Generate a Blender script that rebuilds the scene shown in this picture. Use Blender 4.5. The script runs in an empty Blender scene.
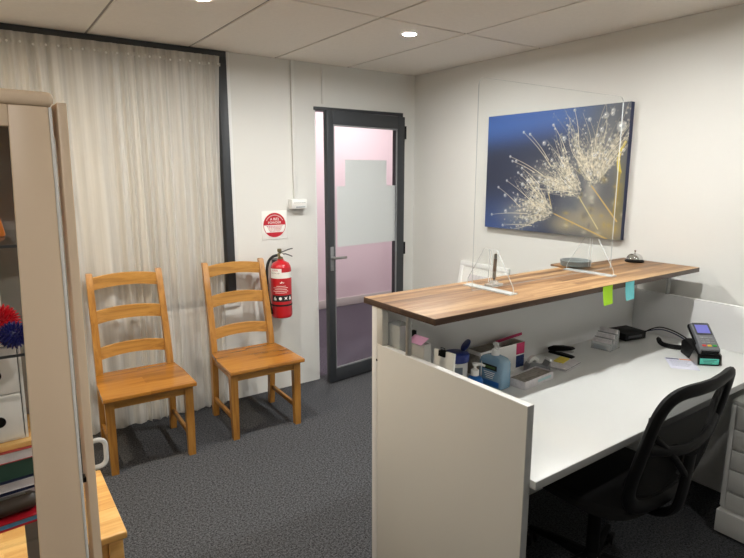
import bpy, bmesh, math, random
import numpy as np
from mathutils import Vector, Matrix, Euler
random.seed(7)
SC = bpy.context.scene
COL = SC.collection
PI = math.pi

# ------------------------------------------------------------------ materials
def s2l(c):
    c = c / 255.0
    return c / 12.92 if c <= 0.04045 else ((c + 0.055) / 1.055) ** 2.4
def rgb(r, g, b): return (s2l(r), s2l(g), s2l(b), 1.0)

def newmat(name):
    m = bpy.data.materials.new(name); m.use_nodes = True
    nt = m.node_tree
    for n in list(nt.nodes):
        if n.type != 'OUTPUT_MATERIAL': nt.nodes.remove(n)
    out = [n for n in nt.nodes if n.type == 'OUTPUT_MATERIAL'][0]
    return m, nt, out
def node(nt, t, **kw):
    n = nt.nodes.new(t)
    for k, v in kw.items():
        if k in n.inputs: n.inputs[k].default_value = v
        else: setattr(n, k, v)
    return n
def plain(name, col, rough=0.5, metal=0.0, var=0.04, scale=30, bump=0.0, spec=0.5, coat=0.0):
    """principled material with a slight procedural mottling"""
    m, nt, out = newmat(name)
    p = node(nt, 'ShaderNodeBsdfPrincipled'); p.inputs['Roughness'].default_value = rough
    p.inputs['Metallic'].default_value = metal
    p.inputs['Specular IOR Level'].default_value = spec
    p.inputs['Coat Weight'].default_value = coat
    tc = node(nt, 'ShaderNodeTexCoord')
    nz = node(nt, 'ShaderNodeTexNoise'); nz.inputs['Scale'].default_value = scale; nz.inputs['Detail'].default_value = 3
    nt.links.new(tc.outputs['Object'], nz.inputs['Vector'])
    rp = node(nt, 'ShaderNodeValToRGB')
    a = [max(0, x * (1 - var)) for x in col[:3]]; b = [min(1, x * (1 + var)) for x in col[:3]]
    rp.color_ramp.elements[0].position = .3; rp.color_ramp.elements[0].color = (*a, 1)
    rp.color_ramp.elements[1].position = .7; rp.color_ramp.elements[1].color = (*b, 1)
    nt.links.new(nz.outputs['Fac'], rp.inputs['Fac']); nt.links.new(rp.outputs['Color'], p.inputs['Base Color'])
    if bump:
        bp = node(nt, 'ShaderNodeBump'); bp.inputs['Strength'].default_value = bump; bp.inputs['Distance'].default_value = .002
        nt.links.new(nz.outputs['Fac'], bp.inputs['Height']); nt.links.new(bp.outputs['Normal'], p.inputs['Normal'])
    nt.links.new(p.outputs[0], out.inputs['Surface'])
    return m
def emit(name, col, s):
    m, nt, out = newmat(name)
    e = node(nt, 'ShaderNodeEmission'); e.inputs['Color'].default_value = col; e.inputs['Strength'].default_value = s
    nt.links.new(e.outputs[0], out.inputs['Surface']); return m
def thin_glass(name, tint=(1, 1, 1, 1), rough=0.0, ior=1.35):
    m, nt, out = newmat(name)
    t = node(nt, 'ShaderNodeBsdfTransparent'); t.inputs['Color'].default_value = tint
    g = node(nt, 'ShaderNodeBsdfGlossy'); g.inputs['Roughness'].default_value = rough
    f = node(nt, 'ShaderNodeFresnel'); f.inputs['IOR'].default_value = ior
    x = node(nt, 'ShaderNodeMixShader')
    ge = node(nt, 'ShaderNodeNewGeometry'); k = node(nt, 'ShaderNodeMath'); k.operation = 'SUBTRACT'; k.inputs[0].default_value = 1.0
    nt.links.new(ge.outputs['Backfacing'], k.inputs[1]); q = node(nt, 'ShaderNodeMath'); q.operation = 'MULTIPLY'
    nt.links.new(f.outputs[0], q.inputs[0]); nt.links.new(k.outputs[0], q.inputs[1])
    nt.links.new(q.outputs[0], x.inputs[0]); nt.links.new(t.outputs[0], x.inputs[1]); nt.links.new(g.outputs[0], x.inputs[2])
    nt.links.new(x.outputs[0], out.inputs['Surface']); return m
def translucent(name, col, alpha=.5, rough=.4):
    """cloudy see-through plastic: diffuse + gloss mixed with transparency"""
    m, nt, out = newmat(name)
    p = node(nt, 'ShaderNodeBsdfPrincipled'); p.inputs['Base Color'].default_value = col; p.inputs['Roughness'].default_value = rough
    p.inputs['Alpha'].default_value = alpha
    nt.links.new(p.outputs[0], out.inputs['Surface']); return m
def wood(name, c1, c2, c3, axis='X', scale=1.0, rough=.35, stave=None, coat=.2):
    """long-grained wood; stave=(w,l) adds glued staves of differing tone"""
    m, nt, out = newmat(name)
    L = nt.links.new
    p = node(nt, 'ShaderNodeBsdfPrincipled'); p.inputs['Roughness'].default_value = rough; p.inputs['Coat Weight'].default_value = coat
    p.inputs['Coat Roughness'].default_value = .25
    tc = node(nt, 'ShaderNodeTexCoord'); mp = node(nt, 'ShaderNodeMapping')
    s = [14 * scale] * 3; s['XYZ'.index(axis)] = 1.1 * scale
    mp.inputs['Scale'].default_value = s
    L(tc.outputs['Object'], mp.inputs['Vector'])
    nz = node(nt, 'ShaderNodeTexNoise'); nz.inputs['Scale'].default_value = 3; nz.inputs['Detail'].default_value = 8; nz.inputs['Roughness'].default_value = .6; nz.inputs['Distortion'].default_value = .6
    vec = mp.outputs['Vector']
    if stave:
        br = node(nt, 'ShaderNodeTexBrick'); br.inputs['Scale'].default_value = 1
        br.inputs['Brick Width'].default_value = stave[1]; br.inputs['Row Height'].default_value = stave[0]
        br.inputs['Mortar Size'].default_value = .0004; br.offset = .37; br.squash = 1
        br.inputs['Color1'].default_value = (0, 0, 0, 1); br.inputs['Color2'].default_value = (1, 1, 1, 1); br.inputs['Mortar'].default_value = (.2, .2, .2, 1)
        mp2 = node(nt, 'ShaderNodeMapping')
        if axis == 'Y': mp2.inputs['Rotation'].default_value = (0, 0, PI / 2)
        L(tc.outputs['Object'], mp2.inputs['Vector']); L(mp2.outputs['Vector'], br.inputs['Vector'])
        add = node(nt, 'ShaderNodeVectorMath'); add.operation = 'MULTIPLY_ADD'
        L(br.outputs['Color'], add.inputs[0]); add.inputs[1].default_value = (7, 9, 5); L(mp.outputs['Vector'], add.inputs[2]); vec = add.outputs[0]
    L(vec, nz.inputs['Vector'])
    rp = node(nt, 'ShaderNodeValToRGB'); e = rp.color_ramp.elements
    e[0].position = .28; e[0].color = c1; e[1].position = .72; e[1].color = c3
    k = e.new(.5); k.color = c2
    if stave:
        mx = node(nt, 'ShaderNodeMath'); mx.operation = 'MULTIPLY_ADD'; mx.inputs[1].default_value = .30; 
        sub = node(nt, 'ShaderNodeMath'); sub.operation = 'MULTIPLY_ADD'; sub.inputs[1].default_value = .95; sub.inputs[2].default_value = -.13
        L(nz.outputs['Fac'], sub.inputs[0]); L(br.outputs['Color'], mx.inputs[0]); L(sub.outputs[0], mx.inputs[2]); L(mx.outputs[0], rp.inputs['Fac'])
    else: L(nz.outputs['Fac'], rp.inputs['Fac'])
    L(rp.outputs['Color'], p.inputs['Base Color'])
    bp = node(nt, 'ShaderNodeBump'); bp.inputs['Strength'].default_value = .12; bp.inputs['Distance'].default_value = .001
    L(nz.outputs['Fac'], bp.inputs['Height']); L(bp.outputs['Normal'], p.inputs['Normal'])
    L(p.outputs[0], out.inputs['Surface']); return m
def carpet(name, dark, light):
    m, nt, out = newmat(name); L = nt.links.new
    p = node(nt, 'ShaderNodeBsdfPrincipled'); p.inputs['Roughness'].default_value = .95; p.inputs['Specular IOR Level'].default_value = .1
    tc = node(nt, 'ShaderNodeTexCoord')
    a = node(nt, 'ShaderNodeTexNoise'); a.inputs['Scale'].default_value = 150; a.inputs['Detail'].default_value = 2; a.inputs['Roughness'].default_value = .8
    b = node(nt, 'ShaderNodeTexNoise'); b.inputs['Scale'].default_value = 90; b.inputs['Detail'].default_value = 4
    L(tc.outputs['Object'], a.inputs['Vector']); L(tc.outputs['Object'], b.inputs['Vector'])
    mx = node(nt, 'ShaderNodeMath'); mx.operation = 'MULTIPLY_ADD'; mx.inputs[1].default_value = .35
    sc = node(nt, 'ShaderNodeMath'); sc.operation = 'MULTIPLY'; sc.inputs[1].default_value = .65
    L(a.outputs['Fac'], sc.inputs[0]); L(b.outputs['Fac'], mx.inputs[0]); L(sc.outputs[0], mx.inputs[2])
    rp = node(nt, 'ShaderNodeValToRGB'); e = rp.color_ramp.elements
    e[0].position = .38; e[0].color = dark; e[1].position = .64; e[1].color = light
    L(mx.outputs[0], rp.inputs['Fac']); L(rp.outputs['Color'], p.inputs['Base Color'])
    bp = node(nt, 'ShaderNodeBump'); bp.inputs['Strength'].default_value = .5; bp.inputs['Distance'].default_value = .004
    L(mx.outputs[0], bp.inputs['Height']); L(bp.outputs['Normal'], p.inputs['Normal'])
    L(p.outputs[0], out.inputs['Surface']); return m
def sheer(name, col, alpha):
    """woven voile: thread pattern in opacity, light passes through"""
    m, nt, out = newmat(name); L = nt.links.new
    d = node(nt, 'ShaderNodeBsdfDiffuse'); d.inputs['Color'].default_value = col
    t = node(nt, 'ShaderNodeBsdfTranslucent'); t.inputs['Color'].default_value = col
    a = node(nt, 'ShaderNodeMixShader'); a.inputs[0].default_value = .35
    tr = node(nt, 'ShaderNodeBsdfTransparent')
    tc = node(nt, 'ShaderNodeTexCoord'); mp = node(nt, 'ShaderNodeMapping'); mp.inputs['Scale'].default_value = (26, 8, .5)
    nz = node(nt, 'ShaderNodeTexNoise'); nz.inputs['Scale'].default_value = 1; nz.inputs['Detail'].default_value = 4
    L(tc.outputs['Object'], mp.inputs['Vector']); L(mp.outputs['Vector'], nz.inputs['Vector'])
    mr = node(nt, 'ShaderNodeMapRange'); mr.inputs['From Min'].default_value = .3; mr.inputs['From Max'].default_value = .7
    mr.inputs['To Min'].default_value = alpha - .22; mr.inputs['To Max'].default_value = alpha + .18
    L(nz.outputs['Fac'], mr.inputs['Value'])
    b = node(nt, 'ShaderNodeMixShader')
    L(d.outputs[0], a.inputs[1]); L(t.outputs[0], a.inputs[2])
    L(mr.outputs[0], b.inputs[0]); L(tr.outputs[0], b.inputs[1]); L(a.outputs[0], b.inputs[2])
    L(b.outputs[0], out.inputs['Surface']); return m
def attr_mat(name, attr, rough=.6):
    m, nt, out = newmat(name)
    p = node(nt, 'ShaderNodeBsdfPrincipled'); p.inputs['Roughness'].default_value = rough
    a = node(nt, 'ShaderNodeAttribute'); a.attribute_name = attr
    nt.links.new(a.outputs['Color'], p.inputs['Base Color']); nt.links.new(p.outputs[0], out.inputs['Surface']); return m

M = {}
M['wall'] = plain('painted_wall', rgb(222, 221, 216), .75, var=.012, scale=2.5)
M['ceiling'] = plain('ceiling_tile', rgb(236, 230, 221), .9, var=.02, scale=60)
M['tbar'] = plain('ceiling_bar', rgb(150, 145, 136), .6)
M['pinkwall'] = plain('pink_wall', rgb(240, 225, 230), .8, var=.01, scale=2)
M['carpet'] = carpet('charcoal_carpet', rgb(30, 31, 34), rgb(104, 105, 108))
M['carpet2'] = carpet('mauve_carpet', rgb(66, 62, 72), rgb(112, 106, 116))
M['blackalu'] = plain('charcoal_powder_coat', rgb(50, 53, 57), .45, var=.05)
M['white'] = plain('white_laminate', rgb(212, 210, 204), .38, var=.01, scale=3)
M['desk'] = plain('white_desk_laminate', rgb(222, 223, 220), .35, var=.008, scale=3)
M['greyedge'] = plain('grey_edge_band', rgb(150, 151, 150), .45)
M['greypanel'] = plain('pale_grey_laminate', rgb(232, 232, 231), .45, var=.01, scale=3)
M['plastic_white'] = plain('white_plastic', rgb(232, 232, 229), .35, var=.01)
M['steel'] = plain('brushed_steel', rgb(170, 170, 168), .3, metal=1.0, var=.05, scale=80)
M['chrome'] = plain('chrome', rgb(215, 215, 215), .08, metal=1.0, var=.01)
M['black'] = plain('black_plastic', rgb(11, 11, 12), .55, var=.1, spec=.2)
M['rubber'] = plain('black_rubber', rgb(16, 16, 17), .7, var=.1)
M['mesh'] = translucent('black_mesh_fabric', rgb(12, 12, 13), .80, .9)
M['fabric'] = plain('black_seat_fabric', rgb(10, 10, 11), .95, var=.25, scale=300, bump=.3)
M['oak'] = wood('honey_oak', rgb(134, 88, 34), rgb(170, 118, 50), rgb(188, 138, 68), 'Z', 1.0, .36)
M['oakx'] = wood('honey_oak_cross', rgb(142, 96, 40), rgb(178, 128, 58), rgb(196, 146, 76), 'X', 1.0, .36)
M['seat'] = wood('orange_oak_seat', rgb(134, 84, 24), rgb(162, 105, 34), rgb(176, 120, 46), 'X', .8, .24, stave=(.11, 2.0), coat=.5)
M['pine'] = wood('pale_pine', rgb(196, 140, 70), rgb(222, 172, 98), rgb(236, 192, 122), 'X', .7, .35, stave=(.07, 1.6))
M['counter'] = wood('acacia_counter', rgb(96, 66, 40), rgb(146, 108, 70), rgb(182, 146, 104), 'X', .8, .5, stave=(.042, .9), coat=.0)
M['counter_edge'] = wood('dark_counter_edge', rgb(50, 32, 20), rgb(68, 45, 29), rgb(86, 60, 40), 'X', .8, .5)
M['acrylic'] = thin_glass('clear_acrylic', (.985, .99, .988, 1), 0.0, 1.25)
M['acrylic_edge'] = translucent('acrylic_cut_edge', rgb(236, 240, 240), .55, .2)
M['glass'] = thin_glass('door_glass', (.97, .975, .975, 1), 0.0, 1.2)
def film(name, col):
    m, nt, out = newmat(name)
    d = node(nt, 'ShaderNodeBsdfDiffuse'); d.inputs['Color'].default_value = col
    t = node(nt, 'ShaderNodeBsdfTranslucent'); t.inputs['Color'].default_value = col
    x = node(nt, 'ShaderNodeMixShader'); x.inputs[0].default_value = .35
    nt.links.new(d.outputs[0], x.inputs[1]); nt.links.new(t.outputs[0], x.inputs[2]); nt.links.new(x.outputs[0], out.inputs['Surface']); return m
M['frost'] = film('grey_window_film', rgb(238, 241, 240))
M['curtain'] = sheer('cream_voile', rgb(240, 237, 231), .66)
M['red'] = plain('red_enamel', rgb(190, 22, 34), .28, coat=.4, var=.02)
M['signred'] = plain('sign_red', rgb(190, 24, 44), .45, var=.02)
M['paper'] = plain('white_paper', rgb(238, 237, 232), .8, var=.01)
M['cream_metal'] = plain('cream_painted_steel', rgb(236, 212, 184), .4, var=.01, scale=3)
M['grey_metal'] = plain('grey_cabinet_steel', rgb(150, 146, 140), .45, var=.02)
M['blue_liquid'] = translucent('blue_gel_plastic', rgb(150, 192, 220), .60, .12)
M['blue_deep'] = plain('deep_blue_gel', rgb(30, 100, 176), .3)
M['blue_lid'] = plain('royal_blue_plastic', rgb(30, 50, 130), .35)
M['clear'] = translucent('clear_plastic', rgb(226, 230, 230), .34, .15)
M['frosted'] = translucent('frosted_plastic', rgb(232, 232, 228), .72, .35)
M['green_note'] = plain('lime_sticky_note', rgb(176, 230, 40), .8, var=.02)
M['teal_note'] = plain('aqua_sticky_note', rgb(120, 214, 220), .8, var=.02)
M['pink_note'] = plain('pink_sticky_note', rgb(246, 190, 236), .8, var=.02)
M['yellow_note'] = plain('yellow_sticky_note', rgb(226, 206, 84), .8, var=.02)
M['teal'] = plain('turquoise_label', rgb(96, 208, 190), .6, var=.02)
M['pinkbox'] = plain('pink_print', rgb(206, 50, 104), .6, var=.05)
M['navyprint'] = plain('navy_print', rgb(36, 58, 110), .6, var=.5, scale=160)
M['greyplastic'] = plain('grey_plastic', rgb(128, 130, 132), .4)
M['darkgrey'] = plain('dark_grey_plastic', rgb(58, 60, 63), .4)
M['terminal'] = plain('graphite_terminal', rgb(112, 114, 118), .38)
M['screen'] = emit('lavender_screen', rgb(150, 150, 235), .75)
M['bluecable'] = plain('dark_blue_cable', rgb(34, 40, 84), .5)
M['keyred'] = plain('red_key', rgb(200, 40, 40), .4)
M['keyyellow'] = plain('yellow_key', rgb(226, 190, 50), .4)
M['keygreen'] = plain('green_key', rgb(40, 150, 60), .4)
M['darkwood'] = plain('dish_grey', rgb(122, 128, 128), .6, var=.06)
M['spikyred'] = plain('red_rubber', rgb(206, 22, 40), .35)
M['spikyblue'] = plain('navy_rubber', rgb(30, 34, 110), .35)
M['book_red'] = plain('faded_red_card', rgb(178, 74, 72), .6)
M['book_green'] = plain('dark_green_card', rgb(46, 78, 66), .6)
M['book_navy'] = plain('navy_card', rgb(40, 48, 80), .6)
M['book_white'] = plain('white_card', rgb(214, 210, 212), .6, var=.12, scale=50)
M['folder_red'] = plain('crimson_folder', rgb(178, 26, 40), .35)
M['brownbag'] = plain('dark_brown_leather', rgb(52, 40, 30), .5)
M['bluebag'] = plain('sky_blue_plastic', rgb(90, 150, 190), .35, var=.3, scale=40)
M['orange'] = plain('orange_plastic', rgb(226, 130, 50), .5)
M['greentoy'] = plain('olive_green_plastic', rgb(70, 104, 44), .5)
M['leaflet'] = plain('pale_lilac_paper', rgb(214, 214, 228), .7, var=.01)
M['penbrown'] = plain('brown_grey_pen', rgb(132, 116, 104), .3, var=.15, scale=90)
M['lightbluep'] = plain('pale_blue_print', rgb(176, 206, 210), .6)
M['kraft'] = plain('grey_brown_paper', rgb(150, 144, 134), .8, var=.2, scale=60)
M['window_glass'] = plain('dim_window_blind', rgb(186, 180, 168), .6, var=.03, scale=4)
M['stainless'] = plain('aged_brass', rgb(150, 140, 110), .35, metal=1.0)
M['blueitem'] = plain('royal_blue_bag', rgb(30, 44, 130), .6)
M['printdark'] = plain('black_print', rgb(26, 26, 28), .6)
M['printgrey'] = plain('grey_print', rgb(130, 140, 150), .6)

# ------------------------------------------------------------------ geometry helpers
class MB:
    def __init__(s): s.bm = bmesh.new(); s.mats = []
    def mi(s, m):
        if m not in s.mats: s.mats.append(m)
        return s.mats.index(m)
    def _tag(s, faces, m):
        i = s.mi(m)
        for f in faces: f.material_index = i
    def box(s, c, size, rot=None, bev=.002, seg=2, m=None):
        n0 = set(s.bm.faces)
        mat = Matrix.Translation(c) @ (Euler(rot).to_matrix().to_4x4() if rot else Matrix()) @ Matrix.Diagonal((*size, 1))
        r = bmesh.ops.create_cube(s.bm, size=1, matrix=mat)
        if bev > 0:
            es = list({e for v in r['verts'] for e in v.link_edges})
            bmesh.ops.bevel(s.bm, geom=es, offset=min(bev, min(size) * .45), segments=seg, affect='EDGES', profile=.5)
        s._tag([f for f in s.bm.faces if f not in n0], m); return s
    def bx(s, x0, x1, y0, y1, z0, z1, bev=.002, m=None, seg=2):
        return s.box(((x0 + x1) / 2, (y0 + y1) / 2, (z0 + z1) / 2), (abs(x1 - x0), abs(y1 - y0), abs(z1 - z0)), None, bev, seg, m)
    def ring_loft(s, rings, m=None, cap0=True, cap1=True, closed=False):
        vs = [[s.bm.verts.new(p) for p in r] for r in rings]
        fs = []; n = len(vs[0]); K = len(vs)
        for k in range(K if closed else K - 1):
            a, b = vs[k], vs[(k + 1) % K]
            for i in range(n):
                j = (i + 1) % n
                fs.append(s.bm.faces.new((a[i], a[j], b[j], b[i])))
        if not closed:
            if cap0: fs.append(s.bm.faces.new(list(reversed(vs[0]))))
            if cap1: fs.append(s.bm.faces.new(vs[-1]))
        s._tag(fs, m); return s
    def tube(s, pts, r, n=10, m=None, closed=False, flat=None):
        """round (or flat=(w,h) oval) bar along a path"""
        P = [Vector(p) for p in pts]; K = len(P); rings = []
        up = None
        for k in range(K):
            if closed: t = P[(k + 1) % K] - P[k - 1]
            else: t = P[min(k + 1, K - 1)] - P[max(k - 1, 0)]
            t.normalize()
            if up is None:
                up = Vector((0, 0, 1)) if abs(t.z) < .9 else Vector((0, 1, 0))
            u = (up - t * up.dot(t)); u.normalize(); w = t.cross(u); up = u
            rr = r[k] if isinstance(r, (list, tuple)) else r
            a, b = (flat if flat else (rr, rr))
            rings.append([P[k] + u * (b * math.sin(2 * PI * i / n)) + w * (a * math.cos(2 * PI * i / n)) for i in range(n)])
        return s.ring_loft(rings, m, closed=closed)
    def cyl(s, p0, p1, r, n=24, m=None, r1=None):
        return s.tube([p0, p1], [r, r if r1 is None else r1], n, m)
    def lathe(s, prof, c=(0, 0, 0), n=32, m=None, rot=None, closed=False):
        Rm = Euler(rot).to_matrix() if rot else Matrix.Identity(3); c = Vector(c)
        rings = [[c + Rm @ Vector((r * math.cos(2 * PI * i / n), r * math.sin(2 * PI * i / n), z)) for i in range(n)] for r, z in prof]
        return s.ring_loft(rings, m, closed=closed)
    def prism(s, poly, h, frame, m=None, bev=0):
        """polygon in the frame's local XY, extruded 0..h along local Z"""
        n0 = set(s.bm.faces)
        a = [s.bm.verts.new(frame @ Vector((x, y, 0))) for x, y in poly]
        b = [s.bm.verts.new(frame @ Vector((x, y, h))) for x, y in poly]
        n = len(poly); fs = [s.bm.faces.new(list(reversed(a))), s.bm.faces.new(b)]
        for i in range(n): fs.append(s.bm.faces.new((a[i], a[(i + 1) % n], b[(i + 1) % n], b[i])))
        if bev:
            es = list({e for v in a + b for e in v.link_edges})
            bmesh.ops.bevel(s.bm, geom=es, offset=bev, segments=2, affect='EDGES', profile=.5)
        s._tag([f for f in s.bm.faces if f not in n0], m); return s
    def sheet(s, grid, m=None, thick=0):
        vs = [[s.bm.verts.new(p) for p in row] for row in grid]
        fs = []
        for i in range(len(vs) - 1):
            for j in range(len(vs[0]) - 1):
                fs.append(s.bm.faces.new((vs[i][j], vs[i][j + 1], vs[i + 1][j + 1], vs[i + 1][j])))
        if thick:
            n0 = set(s.bm.faces) - set(fs)
            bmesh.ops.recalc_face_normals(s.bm, faces=fs)
            bmesh.ops.solidify(s.bm, geom=fs, thickness=thick)
            fs = [f for f in s.bm.faces if f not in n0]
        s._tag(fs, m); return s
    def build(s, name, mat=None, parent=None, loc=None, rot=None, label=None, ang=35):
        me = bpy.data.meshes.new(name)
        bmesh.ops.recalc_face_normals(s.bm, faces=s.bm.faces)
        s.bm.to_mesh(me); s.bm.free()
        mats = [mat if x is None else x for x in s.mats] if s.mats else [mat]
        for x in (mats if s.mats else [mat]): me.materials.append(M[x] if isinstance(x, str) else x)
        for p in me.polygons: p.use_smooth = True
        me.set_sharp_from_angle(angle=math.radians(ang))
        o = bpy.data.objects.new(name, me); COL.objects.link(o)
        if parent: o.parent = parent
        if loc: o.location = loc
        if rot: o.rotation_euler = rot
        if label: o['label'] = label
        return o
def tag(o, label, cat, group=None):
    o['label'] = label; o['category'] = cat
    if group: o['group'] = group
    return o
def thing(name, label, cat, loc=(0, 0, 0), rz=0, group=None):
    o = bpy.data.objects.new(name, None); o.empty_display_size = .05; COL.objects.link(o)
    o.location = loc; o.rotation_euler = (0, 0, rz)
    return tag(o, label, cat, group)
def struct(name, mb, mat, label=None):
    o = mb.build(name, mat); o['kind'] = 'structure'
    if label: o['label'] = label
    return o
def dup(o, parent=None):
    c = o.copy(); COL.objects.link(c)
    if parent: c.parent = parent
    for ch in list(o.children): dup(ch, c)
    return c
def text_mb(txt, size, name, mat, parent, loc, rot, thick=.0004, align='CENTER', label=None, sx=1.0):
    cu = bpy.data.curves.new(name, 'FONT'); cu.body = txt; cu.size = size; cu.align_x = align; cu.align_y = 'CENTER'; cu.extrude = thick
    t = bpy.data.objects.new(name, cu); COL.objects.link(t)
    dg = bpy.context.evaluated_depsgraph_get(); dg.update()
    me = bpy.data.meshes.new_from_object(t.evaluated_get(dg)); bpy.data.objects.remove(t); bpy.data.curves.remove(cu)
    me.name = name; me.materials.clear(); me.materials.append(M[mat])
    o = bpy.data.objects.new(name, me); COL.objects.link(o); o.parent = parent; o.location = loc; o.rotation_euler = rot; o.scale = (sx, 1, 1)
    if label: o['label'] = label
    return o
def frame(o, x, y):
    """4x4 with columns x, y, x×y at o"""
    x = Vector(x).normalized(); y = Vector(y).normalized(); z = x.cross(y)
    m = Matrix((x, y, z)).transposed().to_4x4(); m.translation = Vector(o); return m

# ------------------------------------------------------------------ the setting (corner at origin: back wall y=0, right wall x=0)
CEIL = 2.376
XL, YF = -4.3, -5.4
DX0, DX1, DH = -0.940, -0.133, 2.055          # doorway
WX1, WZ0 = -1.596, .715                       # window right edge, sill height

b = MB(); b.bx(XL, 0, YF, .06, -.06, 0, 0); struct('floor', b, 'carpet')
b = MB(); b.bx(XL, .1, YF, .1, CEIL + .006, CEIL + .05, 0, m='tbar')
xs = [-4.169, -3.582, -2.993, -2.405, -1.820, -1.234, -.645, 0.0]; xs = [XL] + xs
ys = [YF, -4.84, -3.64, -2.44, -1.235, 0.0]
for i in range(len(xs) - 1):
    for j in range(len(ys) - 1):
        g = .007
        b.bx(xs[i] + g, xs[i + 1] - (g if xs[i + 1] < 0 else 0), ys[j] + g, ys[j + 1] - (g if ys[j + 1] < 0 else 0), CEIL, CEIL + .008, .002, m='ceiling', seg=1)
struct('ceiling', b, None)
# back wall with window and door openings
b = MB()
b.bx(XL, WX1, 0, .1, 0, WZ0, 0); b.bx(WX1, DX0, 0, .1, 0, CEIL, 0); b.bx(DX0, DX1, 0, .1, DH, CEIL, 0); b.bx(DX1, .1, 0, .1, 0, CEIL, 0)
struct('wall_back', b, 'wall')
b = MB(); b.bx(0, .1, YF, 0, 0, CEIL, 0); struct('wall_right', b, 'wall')
b = MB(); b.bx(XL - .1, XL, YF, .1, 0, CEIL, 0); struct('wall_left', b, 'wall')
b = MB(); b.bx(XL, 0, YF - .1, YF, 0, CEIL, 0); struct('wall_front', b, 'wall')
# room beyond the door
b = MB(); b.bx(-2.2, 2.4, .1, 2.2, -.06, -.001, 0); b.bx(DX0, DX1, .06, .1, -.06, -.001, 0); struct('floor', b, 'carpet2')
b = MB(); b.bx(-2.2, 2.4, 2.02, 2.12, 0, 2.7, 0); struct('wall_far', b, 'pinkwall')
b = MB(); b.bx(2.3, 2.4, .1, 2.02, 0, 2.7, 0); struct('wall_far_right', b, 'pinkwall')
b = MB(); b.bx(-1.56, -1.48, .1, 2.02, 0, 2.7, 0); struct('wall_far_left', b, 'pinkwall')
b = MB(); b.bx(.1, 2.3, .1, .14, 0, 2.7, 0); b.bx(-1.48, DX0, .1, .104, 0, 2.7, 0); struct('wall_far_front', b, 'pinkwall')
b = MB(); b.bx(-1.56, 2.4, .1, 2.12, 2.7, 2.75, 0); struct('ceiling', b, 'ceiling')
b = MB(); b.bx(-1.48, 2.3, 2.006, 2.02, 0, .1, .003); struct('baseboard_far', b, 'white')
# window: black frame close under the ceiling, dim blind behind, white sill ledge
w = MB(); w.bx(XL, WX1, .045, .06, WZ0, CEIL, 0); w = struct('window_1', w, 'window_glass', 'wide window behind the cream curtain')
f = MB()
f.bx(XL, WX1 + .004, -.018, .045, CEIL - .036, CEIL - .002, .002)
f.bx(WX1 - .05, WX1 + .004, -.018, .045, WZ0, CEIL - .036, .002)
f.bx(XL, WX1 + .004, -.01, .045, WZ0, WZ0 + .03, .002)
f.bx(-3.05, -3.0, -.005, .045, WZ0 + .03, CEIL - .036, .002)
f.build('window_frame', 'blackalu', w)
b = MB(); b.bx(XL, WX1 + .012, -.014, -.0005, WZ0 - .028, WZ0, .003); b.build('window_sill', 'plastic_white', w)
# wall trims: two thin cable ducts / cover strips from the ceiling
b = MB(); b.bx(-1.128, -1.102, -.018, -.0003, 1.425, CEIL, .003); struct('trim_1', b, 'wall')
b = MB(); b.bx(-.878, -.852, -.007, -.0003, DH + .045, CEIL, .003); struct('trim_2', b, 'wall')
b = MB(); b.bx(WX1 + .005, WX1 + .03, -.006, -.0003, WZ0 - .03, CEIL, .002); struct('trim_3', b, 'plastic_white')

# door: dark jamb, then the glazed leaf hinged on the right and standing slightly ajar
d = MB()
d.bx(DX0, DX0 + .012, .002, .1, 0, DH, .001, m='plastic_white')
d.bx(DX1 - .014, DX1 + .006, -.012, .1, 0, DH, .001)
d.bx(DX0 - .004, DX1 + .006, -.012, .1, DH - .002, DH + .022, .001)
door = struct('door_1', d, 'blackalu', 'dark framed glass door standing slightly ajar')
th = math.atan2(.095, .785)
LW, LH, LT = .786, 2.03, .042
def dpart(name, mb, mat, parent=None, label=None): 
    o = mb.build(name, mat, parent or door, label=label)
    if parent is None: o.location = (DX1 - .014, -.014, .012); o.rotation_euler = (0, 0, th)
    return o
SW, SR = .058, .078
b = MB()
b.bx(-LW, -LW + SW, -LT, 0, 0, LH, .002); b.bx(-SR, 0, -LT, 0, 0, LH, .002)
b.bx(-LW + SW, -SR, -LT, 0, LH - .095, LH, .002); b.bx(-LW + SW, -SR, -LT, 0, 0, .10, .002)
leaf = dpart('door_leaf', b, 'blackalu')
b = MB(); b.bx(-LW + SW - .004, -SR + .004, -.024, -.018, .096, LH - .091, 0); b.build('glass_pane', 'glass', leaf)
b = MB()
g0 = (-LW + SW, -SR, .10, LH - .095)
for z in (g0[2], g0[3] - .012): b.bx(g0[0], g0[1], -LT + .003, -.03, z, z + .012, .002)
for x in (g0[0], g0[1] - .012): b.bx(x, x + .012, -LT + .003, -.03, g0[2] + .012, g0[3] - .012, .002)
b.build('glazing_bead', 'greyplastic', leaf, label='grey bead around the glass')
b = MB(); b.bx(-LW + SW + .045, -SR - .001, -.0178, -.0172, 1.045, 1.495, 0); b.build('window_film', 'frost', leaf, label='large grey film rectangle')
b = MB(); b.bx(-LW + SW + .125, -SR - .10, -.0178, -.0172, 1.496, 1.69, 0); b.build('window_film', 'frost', leaf, label='small grey film rectangle')
b = MB(); b.box((-LW + .030, -LT - .003, .965), (.030, .006, .18), None, .006)
b.cyl((-LW + .030, -LT - .006, .975), (-LW + .030, -LT - .03, .975), .0125, 20)
b.cyl((-LW + .030, -LT - .006, .905), (-LW + .030, -LT - .012, .905), .009, 16)
plate = b.build('lock_plate', 'greyplastic', leaf)
b = MB(); b.tube([(-LW + .030, -LT - .028, .975), (-LW + .030, -LT - .05, .975), (-LW + .05, -LT - .056, .975), (-LW + .085, -LT - .054, .974), (-LW + .128, -LT - .05, .972)], .0095, 12)
b.build('door_handle', 'steel', plate)
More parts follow.
